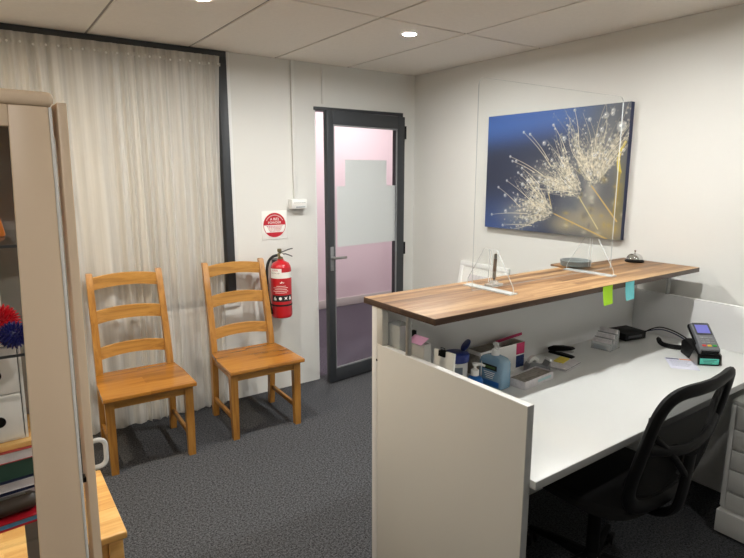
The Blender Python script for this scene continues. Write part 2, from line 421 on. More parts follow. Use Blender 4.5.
for z in (1.86, .93, .15):
    b = MB(); b.cyl((.009, -.036, z), (.009, -.036, z + .10), .011, 14); b.bx(-.001, .02, -.036, -.03, z + .005, z + .095, .001)
    b.build('hinge', 'black', leaf)
b = MB(); b.bx(DX0 - .001, DX0 + .0005, .004, .03, .95, 1.03, 0); b.build('strike_plate', 'steel', door)

# ------------------------------------------------------------------ lights in the ceiling
def downlight(x, y, label, power, col=(1.0, 1.0, .972)):
    t = thing('downlight', label, 'ceiling light', (x, y, CEIL), 0, 'round ceiling downlights')
    b = MB(); b.lathe([(.036, -.004), (.036, -.0004), (.048, -.0004), (.048, -.004), (.042, -.0075), (.037, -.0075)], n=32, closed=True); b.build('trim_ring', 'plastic_white', t)
    b = MB(); b.lathe([(.0005, -.0008), (.0358, -.0008), (.0355, -.0035), (.02, -.0045), (0.0005, -.0047)], n=32)
    b.build('lens', emit('lit_lens', (*col, 1), power / (PI * PI * .0355 ** 2)), t)
    return t
P0 = 20
downlight(-.919, -1.065, 'round lit downlight in the ceiling near the room corner by the door', P0)
downlight(-2.095, -1.052, 'round lit downlight cut by the top edge, in front of the curtain', P0)
downlight(-3.27, -1.06, 'round lit downlight out of frame above the left end of the curtain', P0 * 1.25, (1.0, .84, .62))
downlight(-.93, -2.42, 'round lit downlight out of frame above the reception desk', P0 * 1.1)
downlight(-3.27, -3.62, 'round lit downlight added out of frame above the photographer for its light', P0 * .65, (1.0, .95, .88))  # added lamp, unseen, set over here to brighten the cabinet's near face
downlight(-.93, -3.62, 'round lit downlight out of frame behind the desk chair', P0 * .3)
l = bpy.data.lights.new('far_room_light', 'AREA'); l.shape = 'RECTANGLE'; l.size = 1.2; l.size_y = .6; l.energy = 34; l.color = (1, .95, .93)
o = bpy.data.objects.new('far_room_light', l); COL.objects.link(o); o.location = (.5, 1.1, 2.68)

# ------------------------------------------------------------------ curtain and rod
def make_curtain():
    t = thing('curtain', 'sheer cream pleated curtain hanging across the window on the back wall', 'curtain', (-2.9, -.045, 0))
    nx, nz = 900, 34; z1, z0 = 2.335, .012
    xa, xb = -1.35, 1.255
    rnd = random.Random(3); ph = [rnd.uniform(0, 6.28) for _ in range(8)]
    # fold spacing varies along the width
    grid = []
    for j in range(nz + 1):
        v = j / nz; z = z1 + (z0 - z1) * v; row = []
        for i in range(nx + 1):
            u = i / nx; x = xa + (xb - xa) * u
            a = 2 * PI * (x * 13 + .8 * math.sin(x * 5 + ph[0]) + .5 * math.sin(x * 12.7 + ph[1]))
            amp = .007 + .008 * min(1, v * 2.2)
            y = amp * math.sin(a) + .004 * math.sin(a * 2.3 + ph[2] + v * 1.2) + .004 * math.sin(x * 6 + ph[3] + v * 2) * v
            xx = x + .010 * math.sin(a * .5 + ph[4]) * v
            if z > 2.285: y *= .5
            edge = max(0, (u - .93) / .07)
            xx -= edge * .05 * math.sin(v * PI * .9) * (1 - v * .6) ; xx -= edge * .13 * max(0, v - .55)
            row.append((xx, y, z))
        grid.append(row)
    b = MB(); b.sheet(grid); b.build('curtain_cloth', 'curtain', t, ang=80)
    # gathered heading tape with shiny hooks
    b = MB(); rows = []
    for z in (2.292, 2.272):
        row = []
        for i in range(401):
            x = xa + (xb - xa) * i / 400
            row.append((x, -.012 + .006 * math.sin(2 * PI * x * 36), z + .004 * math.sin(x * 70)))
        rows.append(row)
    b.sheet(rows); b.build('heading_tape', 'curtain', t)
    for i in range(44):
        x = xa + .03 + (xb - xa - .05) * i / 43
        b = MB(); b.lathe([(.0, -.007), (.005, -.004), (.006, 0), (.005, .004), (.0005, .007)], (x, -.022, 2.279 + .004 * math.sin(i * 2.1)), 8)
        b.build('curtain_hook', 'plastic_white', t)
make_curtain()

# ------------------------------------------------------------------ oak dining chairs
def make_chair():
    t = thing('dining_chair', '', 'chair', group='ladder-back oak chairs')
    def fl(name, x0, z0, x1, z1, y, w=.043): pass
    for sx in (-1, 1):
        b = MB(); x = sx * .206                       # front leg, slight taper
        b.ring_loft([[(x + a * h, -.192 + c * h, z) for a, c in ((-1, -1), (1, -1), (1, 1), (-1, 1))] for z, h in ((0, .0185), (.2, .021), (.425, .0225))])
        b.build('leg', 'oak', t)
    for sx in (-1, 1):                                # rear leg and back post in one sawn piece
        b = MB(); rings = []
        for z, y, w, d in ((0, .222, .018, .018), (.2, .206, .019, .021), (.42, .196, .019, .024), (.50, .203, .019, .023), (.65, .228, .0185, .0205), (.85, .275, .018, .018), (1.018, .316, .0175, .016), (1.024, .318, .014, .012)):
            x = sx * (.200 - .010 * max(0, z - .42))
            rings.append([(x + a * w, y + c * d, z) for a, c in ((-1, -1), (1, -1), (1, 1), (-1, 1))])
        b.ring_loft(rings); b.build('leg', 'oak', t)
    # seat: planked board, dished front edge
    b = MB(); n = 20
    top, bot = [], []
    out = []
    for i in range(n + 1):
        x = -.241 + .482 * i / n; out.append((x, -.250 + .012 * math.cos(x / .241 * PI / 2) - .006, -.0035 * math.cos(x / .2 * PI / 2)))
    out += [(.238, .0, 0), (.222, .168, 0), (.178, .170, 0), (.178, .196, 0)]
    out += [(-.178, .196, 0), (-.178, .170, 0), (-.222, .168, 0), (-.238, .0, 0)]
    rings = []
    for z, s in ((.427, .985), (.431, .998), (.446, 1.0), (.4495, .994)):
        rings.append([(p[0] * s, p[1] * s, z + p[2] * (1 if z > .44 else .6)) for p in out])
    b.ring_loft(rings); b.build('seat', 'seat', t)
    b = MB()
    b.bx(-.186, .186, -.205, -.181, .372, .4265, .002); b.build('apron', 'oakx', t)
    b = MB(); b.bx(-.183, .183, .186, .206, .372, .4265, .002); b.build('apron', 'oakx', t)
    for sx in (-1, 1):
        b = MB(); b.bx(sx * .200 - .010, sx * .200 + .010, -.171, .176, .372, .4265, .002); b.build('apron', 'oak', t)
        b = MB(); b.bx(sx * .203 - .009, sx * .203 + .009, -.174, .192, .108, .137, .003); b.build('stretcher', 'oak', t)
    # three arched ladder slats, bowed backwards
    for zc, h in ((.962, .074), (.768, .076), (.560, .070)):
        b = MB(); rings = []
        for i in range(17):
            u = -1 + 2 * i / 16; x = u * .184
            arc = (1 - u * u); z = zc + .015 * arc
            k = (zc - .50) / .52
            y0 = .204 + .115 * k - .002 + .022 * arc
            dy = .105 * h / 2
            rings.append([(x, y0 - .009 - dy, z - h / 2), (x, y0 + .007 - dy, z - h / 2), (x, y0 + .007 + dy, z + h / 2 - .003), (x, y0 + .003 + dy, z + h / 2), (x, y0 - .005 + dy, z + h / 2), (x, y0 - .009 + dy, z + h / 2 - .003)])
        b.ring_loft(rings); b.build('slat', 'oakx', t)
    return t
RZ = math.radians(-2.4)
ch = make_chair(); ch.location = (-2.338, -.416, 0); ch.rotation_euler = (0, 0, RZ)
ch['label'] = 'oak ladder-back chair in front of the curtain, nearer the white cabinet'
c2 = dup(ch); c2.location = (-1.648, -.405, 0)
c2['label'] = 'oak ladder-back chair beside the red fire extinguisher'

# ------------------------------------------------------------------ fire extinguisher on the back wall
EX, EY, EZ = -1.294, -.108, .590
t = thing('fire_extinguisher', 'red fire extinguisher with a black hose hung on the white back wall', 'fire extinguisher', (EX, EY, EZ))
R = .0735
b = MB(); b.lathe([(.0005, .012), (.045, .010), (.058, 0), (R - .006, .001), (R - .001, .010), (R, .022), (R, .345), (R - .004, .368), (R - .016, .388), (.034, .402), (.022, .408), (.022, .418), (.0005, .418)], n=48)
body = b.build('cylinder', 'red', t)
def band(name, z0, z1, mat, parent, a0, a1, rr=R + .0008, label=None):
    b = MB(); n = 28; rows = []
    for z in (z0, z1): rows.append([(rr * math.sin(math.radians(a0 + (a1 - a0) * i / n)), -rr * math.cos(math.radians(a0 + (a1 - a0) * i / n)), z) for i in range(n + 1)])
    b.sheet(rows); return b.build(name, mat, parent, label=label)
def curved_text(txt, size, z, ang, mat, parent, rr=R + .0012, name='lettering'):
    o = text_mb(txt, size, name, mat, parent, (0, 0, 0), (0, 0, 0), 0)
    o.scale = (1, 1, 1)
    for v in o.data.vertices:
        a = v.co.x / rr + math.radians(ang); yy = v.co.y; dz = v.co.z
        v.co = (rr * math.sin(a), -rr * math.cos(a), z + yy)
    return o
lb = band('label', .118, .362, 'red', body, -95, 40, label='red printed label')
band('label_band', .288, .330, 'paper', lb, -95, 62, R + .0012, 'white band across the label')
band('label_panel', .300, .357, 'paper', lb, -92, -22, R + .0015, 'white panel with red lettering')
curved_text('A B(E)', .017, .345, -58, 'signred', lb, R + .002)
curved_text('DRY POWDER', .0105, .324, -58, 'printdark', lb, R + .002)
band('pictogram_panel', .122, .168, 'printdark', lb, -82, 40, R + .0014, 'black strip of pictograms')
for i, a in enumerate((-62, -32, -2, 26)):
    n = 14; rr = R + .0022; b = MB(); w = .011
    rows = []
    if i == 1: pts = [(w * math.cos(2 * PI * k / n), w * math.sin(2 * PI * k / n)) for k in range(n)]
    elif i == 2: pts = [(-.012, -.012), (.0, -.004), (.012, -.012), (.006, .0), (.012, .013), (-.002, .006), (-.012, .013), (-.006, 0)]
    else: pts = [(-.010, -.013), (.010, -.013), (.011, .002), (.004, .001), (.003, .013), (-.006, .011), (-.010, .002)]
    f = b.bm.faces.new([b.bm.verts.new((rr * math.sin(math.radians(a) + x / rr), -rr * math.cos(math.radians(a) + x / rr), .145 + y)) for x, y in pts]); b._tag([f], None)
    b.build('pictogram', 'paper', lb)
for k, (z, w) in enumerate(((.232, 40), (.220, 62), (.208, 52), (.196, 66), (.184, 48))): band('text_line', z, z + .003, 'paper', lb, -20 - w / 1.2, -20 + w / 2, R + .0014)
b = MB(); pts = [(-.016, 0), (-.006, .003), (0, .012), (.004, .004), (.018, .001), (.010, -.005), (-.010, -.005)]
f = b.bm.faces.new([b.bm.verts.new(((R + .0016) * math.sin(math.radians(-22) + x / R), -(R + .0016) * math.cos(math.radians(-22) + x / R),   .258 + y)) for x, y in pts]); b._tag([f], None)
b.build('emblem', 'paper', lb)
band('strap', .088, .100, 'rubber', body, -180, 180, R + .002, 'black hose strap')
# valve, levers, gauge, hose
b = MB(); b.lathe([(.019, .416), (.019, .428), (.013, .432), (.013, .452), (.0005, .454)], n=20); b.box((0, .0, .448), (.030, .030, .026), None, .003)
b.tube([(0, 0, .446), (-.032, -.008, .446)], .010, 12)
b.lathe([(.0005, -.012), (.013, -.010), (.016, 0), (.013, .012), (.0005, .013)], (-.008, -.004, .478), 16)
val = b.build('valve', 'stainless', t)
b = MB(); b.tube([(-.012, -.006, .462), (.03, -.014, .474), (.058, -.02, .484), (.084, -.024, .488)], .006, 8, flat=(.009, .004)); b.build('lever', 'darkgrey', val, label='upper squeeze lever')
b = MB(); b.tube([(.0, -.006, .452), (.035, -.014, .452), (.06, -.02, .442), (.08, -.024, .432)], .006, 8, flat=(.009, .004)); b.build('lever', 'darkgrey', val, label='lower carrying lever')
b = MB(); b.cyl((.0, -.017, .447), (.0, -.024, .447), .011, 18); b.build('gauge', 'paper', val)
hp = [(-.03, -.008, .446), (-.062, -.012, .440), (-.092, -.012, .415), (-.108, -.01, .37), (-.112, -.008, .30), (-.108, -.006, .20), (-.098, -.004, .12), (-.088, -.004, .07), (-.084, -.004, .035)]
def smooth(P, n=6):
    P = [Vector(p) for p in P]; out = []
    for k in range(len(P) - 1):
        a, b_, c, d = P[max(k - 1, 0)], P[k], P[k + 1], P[min(k + 2, len(P) - 1)]
        for i in range(n):
            s = i / n
            out.append(.5 * ((2 * b_) + (c - a) * s + (2 * a - 5 * b_ + 4 * c - d) * s * s + (3 * b_ - a - 3 * c + d) * s ** 3))
    out.append(P[-1]); return out
b = MB(); b.tube(smooth(hp), .0095, 10); hose = b.build('hose', 'rubber', t)
b = MB(); b.tube([(-.088, -.004, .075), (-.085, -.004, .03)], [.011, .014], 12); b.build('nozzle', 'black', hose)
b = MB(); b.bx(-.02, .02, R + .0005, -EY - .0008, .30, .41, .002); b.bx(-.03, .03, .0, R + .002, .404, .408, .001); b.build('wall_bracket', 'darkgrey', t)

# ------------------------------------------------------------------ round extinguisher sign
t = thing('sign', 'white square sign with a red circle reading A B(E) POWDER above the extinguisher', 'sign', (-1.281, -.0008, 1.238))
b = MB(); b.bx(-.098, .098, -.003, 0, -.102, .102, .0005); pl = b.build('sign_plate', 'paper', t)
def disc(r, y, mat, name, parent, z0=None, z1=None, label=None, c=(0, 0)):
    pts = []
    n = 64
    for i in range(n):
        a = 2 * PI * i / n; x, z = r * math.cos(a), r * math.sin(a)
        if z0 is not None: z = max(z0, min(z1, z)); x = math.copysign(math.sqrt(max(0, r * r - z * z)), x)
        pts.append((x + c[0], z + c[1]))
    q = []
    for p in pts:
        if not q or (abs(p[0] - q[-1][0]) + abs(p[1] - q[-1][1])) > 1e-5: q.append(p)
    b = MB(); b.prism(q, .0004, frame((0, y, 0), (1, 0, 0), (0, 0, 1))); return b.build(name, mat, parent, label=label)
dsc = disc(.087, -.0034, 'signred', 'sign_circle', t, label='red circle')
disc(.083, -.0039, 'paper', 'text_panel', dsc, -.052, .000, 'white band of small red text')
text_mb('A B(E)', .026, 'lettering', 'paper', dsc, (0, -.0044, .042), (PI / 2, 0, 0))
text_mb('POWDER', .024, 'lettering', 'paper', dsc, (0, -.0044, .017), (PI / 2, 0, 0))
for k in range(5):
    b = MB(); x = -.062 + .006 * k
    rr = random.Random(k)
    while x < .060 - .006 * k:
        w = rr.uniform(.006, .014); b.bx(x, min(x + w, .062 - .005 * k), -.0046, -.0042, -.010 - .009 * k, -.006 - .009 * k, 0); x += w + .003
    b.build('text_line', 'signred', dsc)
b = MB(); n = 20
for i in range(n):
    a = math.radians(150 - 120 * i / (n - 1)); 
    b.box((.071 * math.cos(a), -.0042, .071 * math.sin(a)), (.004, .0006, .006), (0, PI / 2 - a, 0), 0)
b.build('text_line', 'paper', dsc)

# ------------------------------------------------------------------ small white junction box under the cable duct
t = thing('wall_box', 'small white box on the back wall at the foot of the cable duct', 'junction box', (-1.103, -.0005, 1.385))
b = MB(); b.bx(-.062, .062, -.056, 0, -.034, .034, .004); cs = b.build('casing', 'plastic_white', t)
b = MB(); b.bx(-.056, .056, -.0585, -.0555, -.006, .029, .001); b.build('cover', 'paper', cs)
b = MB()
for k in range(6): b.bx(-.045 + .016 * k, -.034 + .016 * k, -.0592, -.0586, .006, .010, 0)
b.build('text_line', 'printgrey', cs)
b = MB(); b.bx(-.03, .045, -.0572, -.056, -.026, -.019, .0003); b.build('status_strip', 'printgrey', cs, label='grey lower strip')

# ------------------------------------------------------------------ canvas print on the right wall (pattern generated here, stroke by stroke)
def make_canvas_pattern(W, H):
    rng = np.random.default_rng(5)
    v, u = np.mgrid[0:H, 0:W]; u = u / (W - 1); v = v / (H - 1)
    def mixc(a, b_, t): t = np.clip(t, 0, 1)[..., None]; return np.array(a) * (1 - t) + np.array(b_) * t
    def sm(x, a, b_): t = np.clip((x - a) / (b_ - a), 0, 1); return t * t * (3 - 2 * t)
    img = mixc((62, 98, 166), (40, 47, 70), sm(v + .12 * u, .10, .40))
    img = img * (1 - (sm(v, .55, 1.) * (1 - sm(u, .05, .6)))[..., None] * .75) + np.array((58, 86, 150)) * (sm(v, .55, 1.) * (1 - sm(u, .05, .6)))[..., None] * .75
    img = img * (1 - (sm(u, .52, .95) * .9)[..., None]) + np.array((88, 89, 92)) * (sm(u, .52, .95) * .9)[..., None]
    img = img * (1 - (sm(u + .35 * v, 1.12, 1.32) * .5)[..., None]) + np.array((62, 66, 74)) * (sm(u + .35 * v, 1.12, 1.32) * .5)[..., None]
    def blob(cx, cy, rx, ry, col, a):
        nonlocal img
        g = (a * np.exp(-(((u - cx) / rx) ** 2 + ((v - cy) / ry) ** 2)))[..., None]; img = img * (1 - g) + np.array(col) * g
    for cx, cy, rx, ry, col, a in ((.80, .86, .20, .14, (168, 156, 130), .8), (.70, .76, .10, .10, (146, 142, 130), .6), (.62, .92, .10, .08, (172, 160, 128), .6), (.93, .93, .09, .10, (170, 150, 104), .7),
                                   (.97, .66, .035, .2, (150, 134, 66), .6), (.66, .74, .07, .06, (72, 80, 96), .7), (.88, .30, .08, .2, (150, 150, 150), .4), (.955, .22, .03, .12, (60, 64, 72), .7), (.30, .86, .16, .12, (180, 176, 160), .55), (.48, .52, .13, .10, (176, 168, 146), .5), (.74, .40, .15, .18, (160, 158, 150), .45), (.80, .62, .05, .10, (196, 188, 168), .6)): blob(cx, cy, rx, ry, col, a)
    for _ in range(45): blob(rng.uniform(.62, 1), rng.uniform(.45, 1), rng.uniform(.008, .022), rng.uniform(.01, .03), rng.choice([[196, 190, 170], [92, 94, 100], [176, 150, 80]]), .5)
    def dab(x, y, r, col, a):
        x0, x1 = int((x - r) * W) - 1, int((x + r) * W) + 2; ry = r * W / H * (H / W) * (1.04 / .765) ; y0, y1 = int((y - ry) * H) - 1, int((y + ry) * H) + 2
        x0, y0 = max(0, x0), max(0, y0); x1, y1 = min(W, x1), min(H, y1)
        if x0 >= x1 or y0 >= y1: return
        uu, vv = u[y0:y1, x0:x1], v[y0:y1, x0:x1]
        d = np.sqrt(((uu - x) / r) ** 2 + ((vv - y) / ry) ** 2); g = (a * np.clip(1.4 - d, 0, 1))[..., None]
        img[y0:y1, x0:x1] = img[y0:y1, x0:x1] * (1 - g) + np.array(col) * g
    def line(p, q, w0, w1, col, a, bend=0):
        L = math.hypot(q[0] - p[0], q[1] - p[1]); n = max(4, int(L * W * 1.2))
        nx, ny = -(q[1] - p[1]), q[0] - p[0]
        for i in range(n + 1):
            s = i / n; k = bend * math.sin(PI * s)
            dab(p[0] + (q[0] - p[0]) * s + nx * k, p[1] + (q[1] - p[1]) * s + ny * k, w0 + (w1 - w0) * s, col, a)
    def drop(x, y, r):
        dab(x, y, r, (232, 230, 222), .8); dab(x, y, r * .62, (120, 124, 130), .8); dab(x - r * .25, y - r * .3, r * .3, (255, 255, 250), 1)
    cream = (226, 214, 186); tan = (196, 164, 96)
    # stems
    line((.80, .60), (.97, .86), .003, .004, tan, .9); line((.72, .68), (.86, .93), .0025, .003, (206, 190, 140), .7); line((.55, .83), (.92, 1.0), .003, .004, tan, .9); line((.55, .83), (.51, .66), .0025, .003, (200, 180, 130), .8)
    line((.985, .28), (.965, .50), .006, .009, (190, 170, 60), .9, .1); line((.965, .5), (.95, .8), .006, .008, (150, 130, 60), .7)
    heads = [((.81, .60), (-128, -50), (.20, .60), 120), ((.73, .67), (-176, -112), (.20, .50), 110), ((.55, .83), (-204, -124), (.16, .45), 110)]
    for (hx, hy), (a0, a1), (l0, l1), n in heads:
        for k in range(n):
            a = math.radians(rng.uniform(a0, a1)); l = rng.uniform(l0, l1) * rng.uniform(.45, 1)
            q = (hx + l * math.cos(a), hy + l * math.sin(a) * 1.3)
            tone = rng.uniform(.75, 1.05); c = tuple(x * tone for x in cream)
            s0 = rng.uniform(.08, .4); p0 = (hx + (q[0] - hx) * s0 + rng.normal(0, .012), hy + (q[1] - hy) * s0 + rng.normal(0, .012))
            line(p0, q, .0020, .0010, c, rng.uniform(.3, .7), rng.uniform(-.12, .12))
            for _ in range(9):
                s = rng.uniform(.12, 1.04) ** .8; tn = rng.uniform(.62, 1.06)
                dab(hx + (q[0] - hx) * s + rng.normal(0, .016), hy + (q[1] - hy) * s + rng.normal(0, .02), rng.uniform(.002, .0075), (236 * tn, 226 * tn, 200 * tn), rng.uniform(.3, .8))
            for _ in range(3):
                s = rng.uniform(.1, .8); dab(hx + (q[0] - hx) * s + rng.normal(0, .02), hy + (q[1] - hy) * s + rng.normal(0, .02), rng.uniform(.004, .010), (72, 76, 84), rng.uniform(.15, .45))
            if rng.random() < .5:
                s = rng.uniform(.35, 1.0); drop(hx + (q[0] - hx) * s, hy + (q[1] - hy) * s, rng.uniform(.004, .011))
    for p, q in (((.46, .52), (.20, .36)), ((.40, .50), (.22, .40)), ((.52, .45), (.30, .16)), ((.50, .40), (.35, .18)), ((.44, .60), (.30, .46)), ((.42, .66), (.27, .50)), ((.36, .85), (.06, .88)), ((.30, .80), (.11, .63)), ((.42, .78), (.18, .57)), ((.62, .34), (.52, .12)), ((.70, .28), (.66, .02)), ((.40, .95), (.16, .97))):
        line(p, q, .0022, .0012, cream, .75, .03); drop(q[0], q[1], .009)
    for x, y, r in ((.955, .17, .026), (.60, .23, .014), (.46, .26, .014), (.86, .08, .015), (.90, .05, .012), (.76, .10, .011), (.84, .18, .012), (.35, .57, .012), (.17, .70, .012), (.26, .74, .011), (.18, .84, .012), (.30, .52, .010), (.31, .60, .013), (.47, .74, .010), (.25, .40, .010)): drop(x, y, r)
    return np.clip(img, 0, 255) / 255.
PW, PH = 1.045, .762
t = thing('painting', 'large canvas print of a dewy dandelion head on dark blue, on the right wall', 'picture', (-.0002, -1.378, 1.606))
b = MB(); b.bx(-.034, 0, -PW / 2, PW / 2, -PH / 2, PH / 2, .002); b.build('canvas_block', 'book_navy', t)
W, H = 540, 394
img = make_canvas_pattern(W, H)
me = bpy.data.meshes.new('canvas_print')
vs = np.zeros((H, W, 3)); vs[..., 0] = -.0346
vs[..., 1] = PW / 2 - PW * np.linspace(0, 1, W)[None, :]; vs[..., 2] = PH / 2 - PH * np.linspace(0, 1, H)[:, None]
idx = np.arange(W * H).reshape(H, W)
fa = np.stack([idx[:-1, :-1], idx[1:, :-1], idx[1:, 1:], idx[:-1, 1:]], -1).reshape(-1, 4)
me.from_pydata(vs.reshape(-1, 3).tolist(), [], fa.tolist())
ca = me.color_attributes.new('print', 'FLOAT_COLOR', 'POINT')
lin = np.where(img <= .04045, img / 12.92, ((img + .055) / 1.055) ** 2.4).reshape(-1, 3)
ca.data.foreach_set('color', np.concatenate([lin, np.ones((W * H, 1))], 1).astype(np.float32).ravel())
me.materials.append(attr_mat('canvas_print', 'print', .55))
o = bpy.data.objects.new('canvas_print', me); COL.objects.link(o); o.parent = t

# ------------------------------------------------------------------ reception desk
CZ = 1.135; PZ = .970; DZ = .745
desk = thing('reception_desk', 'white reception desk with a tall left side panel and grey privacy screens', 'desk', (-1.835, -2.0, 0))
O = Vector((-1.835, -2.0, 0))
def DB(): return MB()
def L(x0, x1, y0, y1): return x0 - O.x, x1 - O.x, y0 - O.y, y1 - O.y
b = MB(); b.bx(*L(-1.835, -1.811, -2.742, -2.031), 0, PZ - .003, .0015); b.bx(*L(-1.835, -1.811, -2.743, -2.031), PZ - .003, PZ, .001, m='plastic_white')
sp = b.build('side_panel', 'white', desk)
b = MB(); b.bx(*L(-1.836, -1.810, -2.7445, -2.7421), 0, PZ, .0005); b.build('edge_band', 'greyedge', sp, label='grey front edge')
b = MB(); b.lathe([(.0005, -.004), (.005, -.003), (.005, .0), (.0005, .0)], (-.0005, -.030, .905), 12, rot=(0, -PI / 2, 0)); b.build('screw_cap', 'black', sp)
b = MB(); b.bx(*L(-1.835, -.040, -2.030, -1.998), 0, 1.110, .0015); b.build('front_panel', 'greypanel', desk)
b = MB(); b.bx(*L(-1.835, -1.806, -2.064, -2.0305), PZ + .0005, 1.1095, .001); b.build('upright', 'white', desk)
b = MB(); b.bx(*L(-.066, -.042, -2.95, -2.031), 0, PZ, .0015); b.build('side_panel', 'greypanel', desk, label='pale grey screen at the wall end')
b = MB(); b.bx(*L(-1.8105, -.067, -2.764, -2.031), DZ - .026, DZ, .0015); dt = b.build('desktop', 'desk', desk)
b = MB(); b.bx(*L(-1.8105, -.067, -2.7665, -2.7643), DZ - .026, DZ - .0005, .0005); b.build('edge_band', 'greyedge', dt, label='grey front edge')
b = MB(); b.bx(*L(-1.8105, -.067, -2.20, -2.182), .36, DZ - .027, .001); b.build('modesty_panel', 'greypanel', desk)
for x, y in ((-1.823, -2.205), (-.054, -2.205)):
    b = MB(); b.cyl((x - O.x, y - O.y, PZ + .003), (x - O.x, y - O.y, 1.1085), .0105, 20); b.lathe([(.0005, 0), (.0116, 0), (.0116, .003), (.0005, .003)], (x - O.x, y - O.y, PZ), 20); b.lathe([(.0005, 0), (.0116, 0), (.0116, .002), (.0005, .002)], (x - O.x, y - O.y, 1.1085), 20)
    b.build('post', 'steel', desk)

ct = thing('countertop', 'raised brown timber countertop of glued staves over the reception desk', 'countertop', (-.95, -2.151, CZ - .0235))
b = MB(); b.bx(-.887, .887, -.206, .206, 0, .0235, .002); 
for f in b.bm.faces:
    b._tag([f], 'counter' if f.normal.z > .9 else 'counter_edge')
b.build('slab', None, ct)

# clear sneeze guard on two trapezoid feet
sg = thing('sneeze_guard', 'large clear acrylic sneeze guard standing on two clear feet on the countertop', 'screen', (-.965, -2.13, CZ + .0005))
def rr_rect(x0, x1, z0, z1, r, n=8):
    P = [(x0, z0), (x1, z0)]
    for k in range(n + 1): a = PI / 2 * k / n; P.append((x1 - r + r * math.cos(a), z1 - r + r * math.sin(a)))
    for k in range(n + 1): a = PI / 2 + PI / 2 * k / n; P.append((x0 + r + r * math.cos(a), z1 - r + r * math.sin(a)))
    return P
def clear_plate(name, poly, h, fr, parent, label=None, edge='acrylic_edge', face='acrylic'):
    b = MB(); b.prism(poly, h, fr, m=face)
    zc = (fr.to_3x3() @ Vector((0, 0, 1))).normalized()
    b.bm.normal_update()
    for f in b.bm.faces:
        if abs(f.normal.dot(zc)) < .5: b._tag([f], edge)
    return b.build(name, None, parent, label=label)
clear_plate('acrylic_sheet', rr_rect(-.477, .477, .008, .816, .03), .005, frame((0, .0025, 0), (1, 0, 0), (0, 0, 1)), sg)
for x in (-.378, .303):
    p = clear_plate('foot', [(-.128, .0055), (.128, .0055), (.122, .03), (.036, .165), (.006, .165), (.006, .03), (-.006, .03), (-.006, .165), (-.036, .165), (-.122, .03)], .005, frame((x - .0025, 0, 0), (0, 1, 0), (0, 0, 1)), sg)
    clear_plate('foot_base', [(-.022, -.128), (.022, -.128), (.022, .128), (-.022, .128)], .005, frame((x, 0, 0), (1, 0, 0), (0, 1, 0)), p, face='acrylic_edge')

# pen standing in a small clear stand
pen = thing('pen_stand', 'brown and silver pen upright in a clear stand by the left foot', 'pen', (-1.268, -2.085, CZ + .0005))
b = MB(); b.bx(-.035, .035, -.022, .022, 0, .010, .003); b.bx(-.014, .014, -.014, .014, .0105, .022, .003); b.build('stand', 'clear', pen)
b = MB(); b.tube([(0, 0, .023), (.0, 0, .035), (.002, .0, .085), (.004, 0, .122), (.0045, 0, .136)], [.003, .0075, .0075, .0075, .005], 12); pb = b.build('barrel', 'penbrown', pen)
b = MB(); b.tube([(.0, 0, .034), (.001, 0, .062)], [.0079, .0079], 12); b.tube([(.0036, 0, .114), (.0042, 0, .132)], [.0079, .0072], 12); b.build('grip', 'steel', pb)

# white framed board leaning on the right wall beyond the counter
fr = thing('framed_board', 'white framed board leaning on the right wall below the painting, beyond the counter', 'board', (-.175, -.845, 0))
tl = math.atan2(.165, .96)
def fpart(mb, name, mat, parent): 
    o = mb.build(name, mat, parent)
    if parent is fr: o.rotation_euler = (0, tl, 0)
    return o
b = MB()
b.bx(-.012, .010, -.235, .235, 0, .035, .002); b.bx(-.012, .010, -.235, .235, .925, .96, .002)
b.bx(-.012, .010, -.235, -.20, .035, .925, .002); b.bx(-.012, .010, .20, .235, .035, .925, .002)
bf = fpart(b, 'frame', 'plastic_white', fr)
b = MB(); b.bx(-.006, .004, -.20, .20, .035, .925, 0); fpart(b, 'backing', 'paper', fr)
b = MB(); b.bx(-.0075, -.0065, -.15, .13, .60, .87, 0); b.build('paper_sheet', 'book_white', bf)

# grey dish on a wooden board, call bell
bd = thing('serving_board', 'small wooden board under the grey dish at the back edge of the countertop', 'board', (-.600, -1.952, CZ + .0005))
b = MB(); b.bx(-.048, .075, -.055, .056, 0, .011, .004); b.build('board_plank', 'counter', bd)
ds = thing('dish', 'shallow round grey dish at the back edge of the countertop', 'dish', (-.585, -2.000, CZ + .0118))
b = MB(); b.lathe([(.0005, 0), (.068, 0), (.072, .003), (.073, .020), (.075, .022), (.075, .027), (.071, .028), (.068, .024), (.066, .012), (.0005, .010)], n=56); b.build('bowl', 'darkwood', ds)
bl = thing('call_bell', 'chrome call bell with a black base on the countertop', 'bell', (-.160, -2.066, CZ + .0005))
b = MB(); b.lathe([(.0005, 0), (.047, 0), (.048, .002), (.048, .008), (.041, .012), (.0005, .012)], n=40); b.build('base', 'black', bl)
b = MB(); b.lathe([(.0405, .0125), (.042, .016), (.040, .024), (.034, .034), (.024, .041), (.012, .045), (.0005, .046)], n=40); dm = b.build('dome', 'chrome', bl)
b = MB(); b.cyl((0, 0, .045), (0, 0, .056), .003, 12); b.lathe([(.0005, .055), (.006, .056), (.0065, .060), (.004, .064), (.0005, .065)], n=16); b.build('button', 'chrome', dm)

# sticky notes on the counter's front edge
for name, x, mat, lab in (('sticky_note', -.868, 'green_note', 'lime green sticky note hanging from the countertop edge'), ('sticky_note', -.700, 'teal_note', 'aqua sticky note hanging from the countertop edge beside the lime one')):
    b = MB(); rows = []
    for k in range(9):
        s = k / 8; z = .0 - .080 * s
        rows.append([(-.037, -.0006 - .010 * s * s, z), (.037, -.0006 - .007 * s * s, z)])
    b.sheet(rows, thick=.0004); o = b.build(name, mat, None, (x, -2.3582, CZ - .002), (0, 0, .03)); tag(o, lab, 'sticky note', 'sticky notes on the countertop edge')

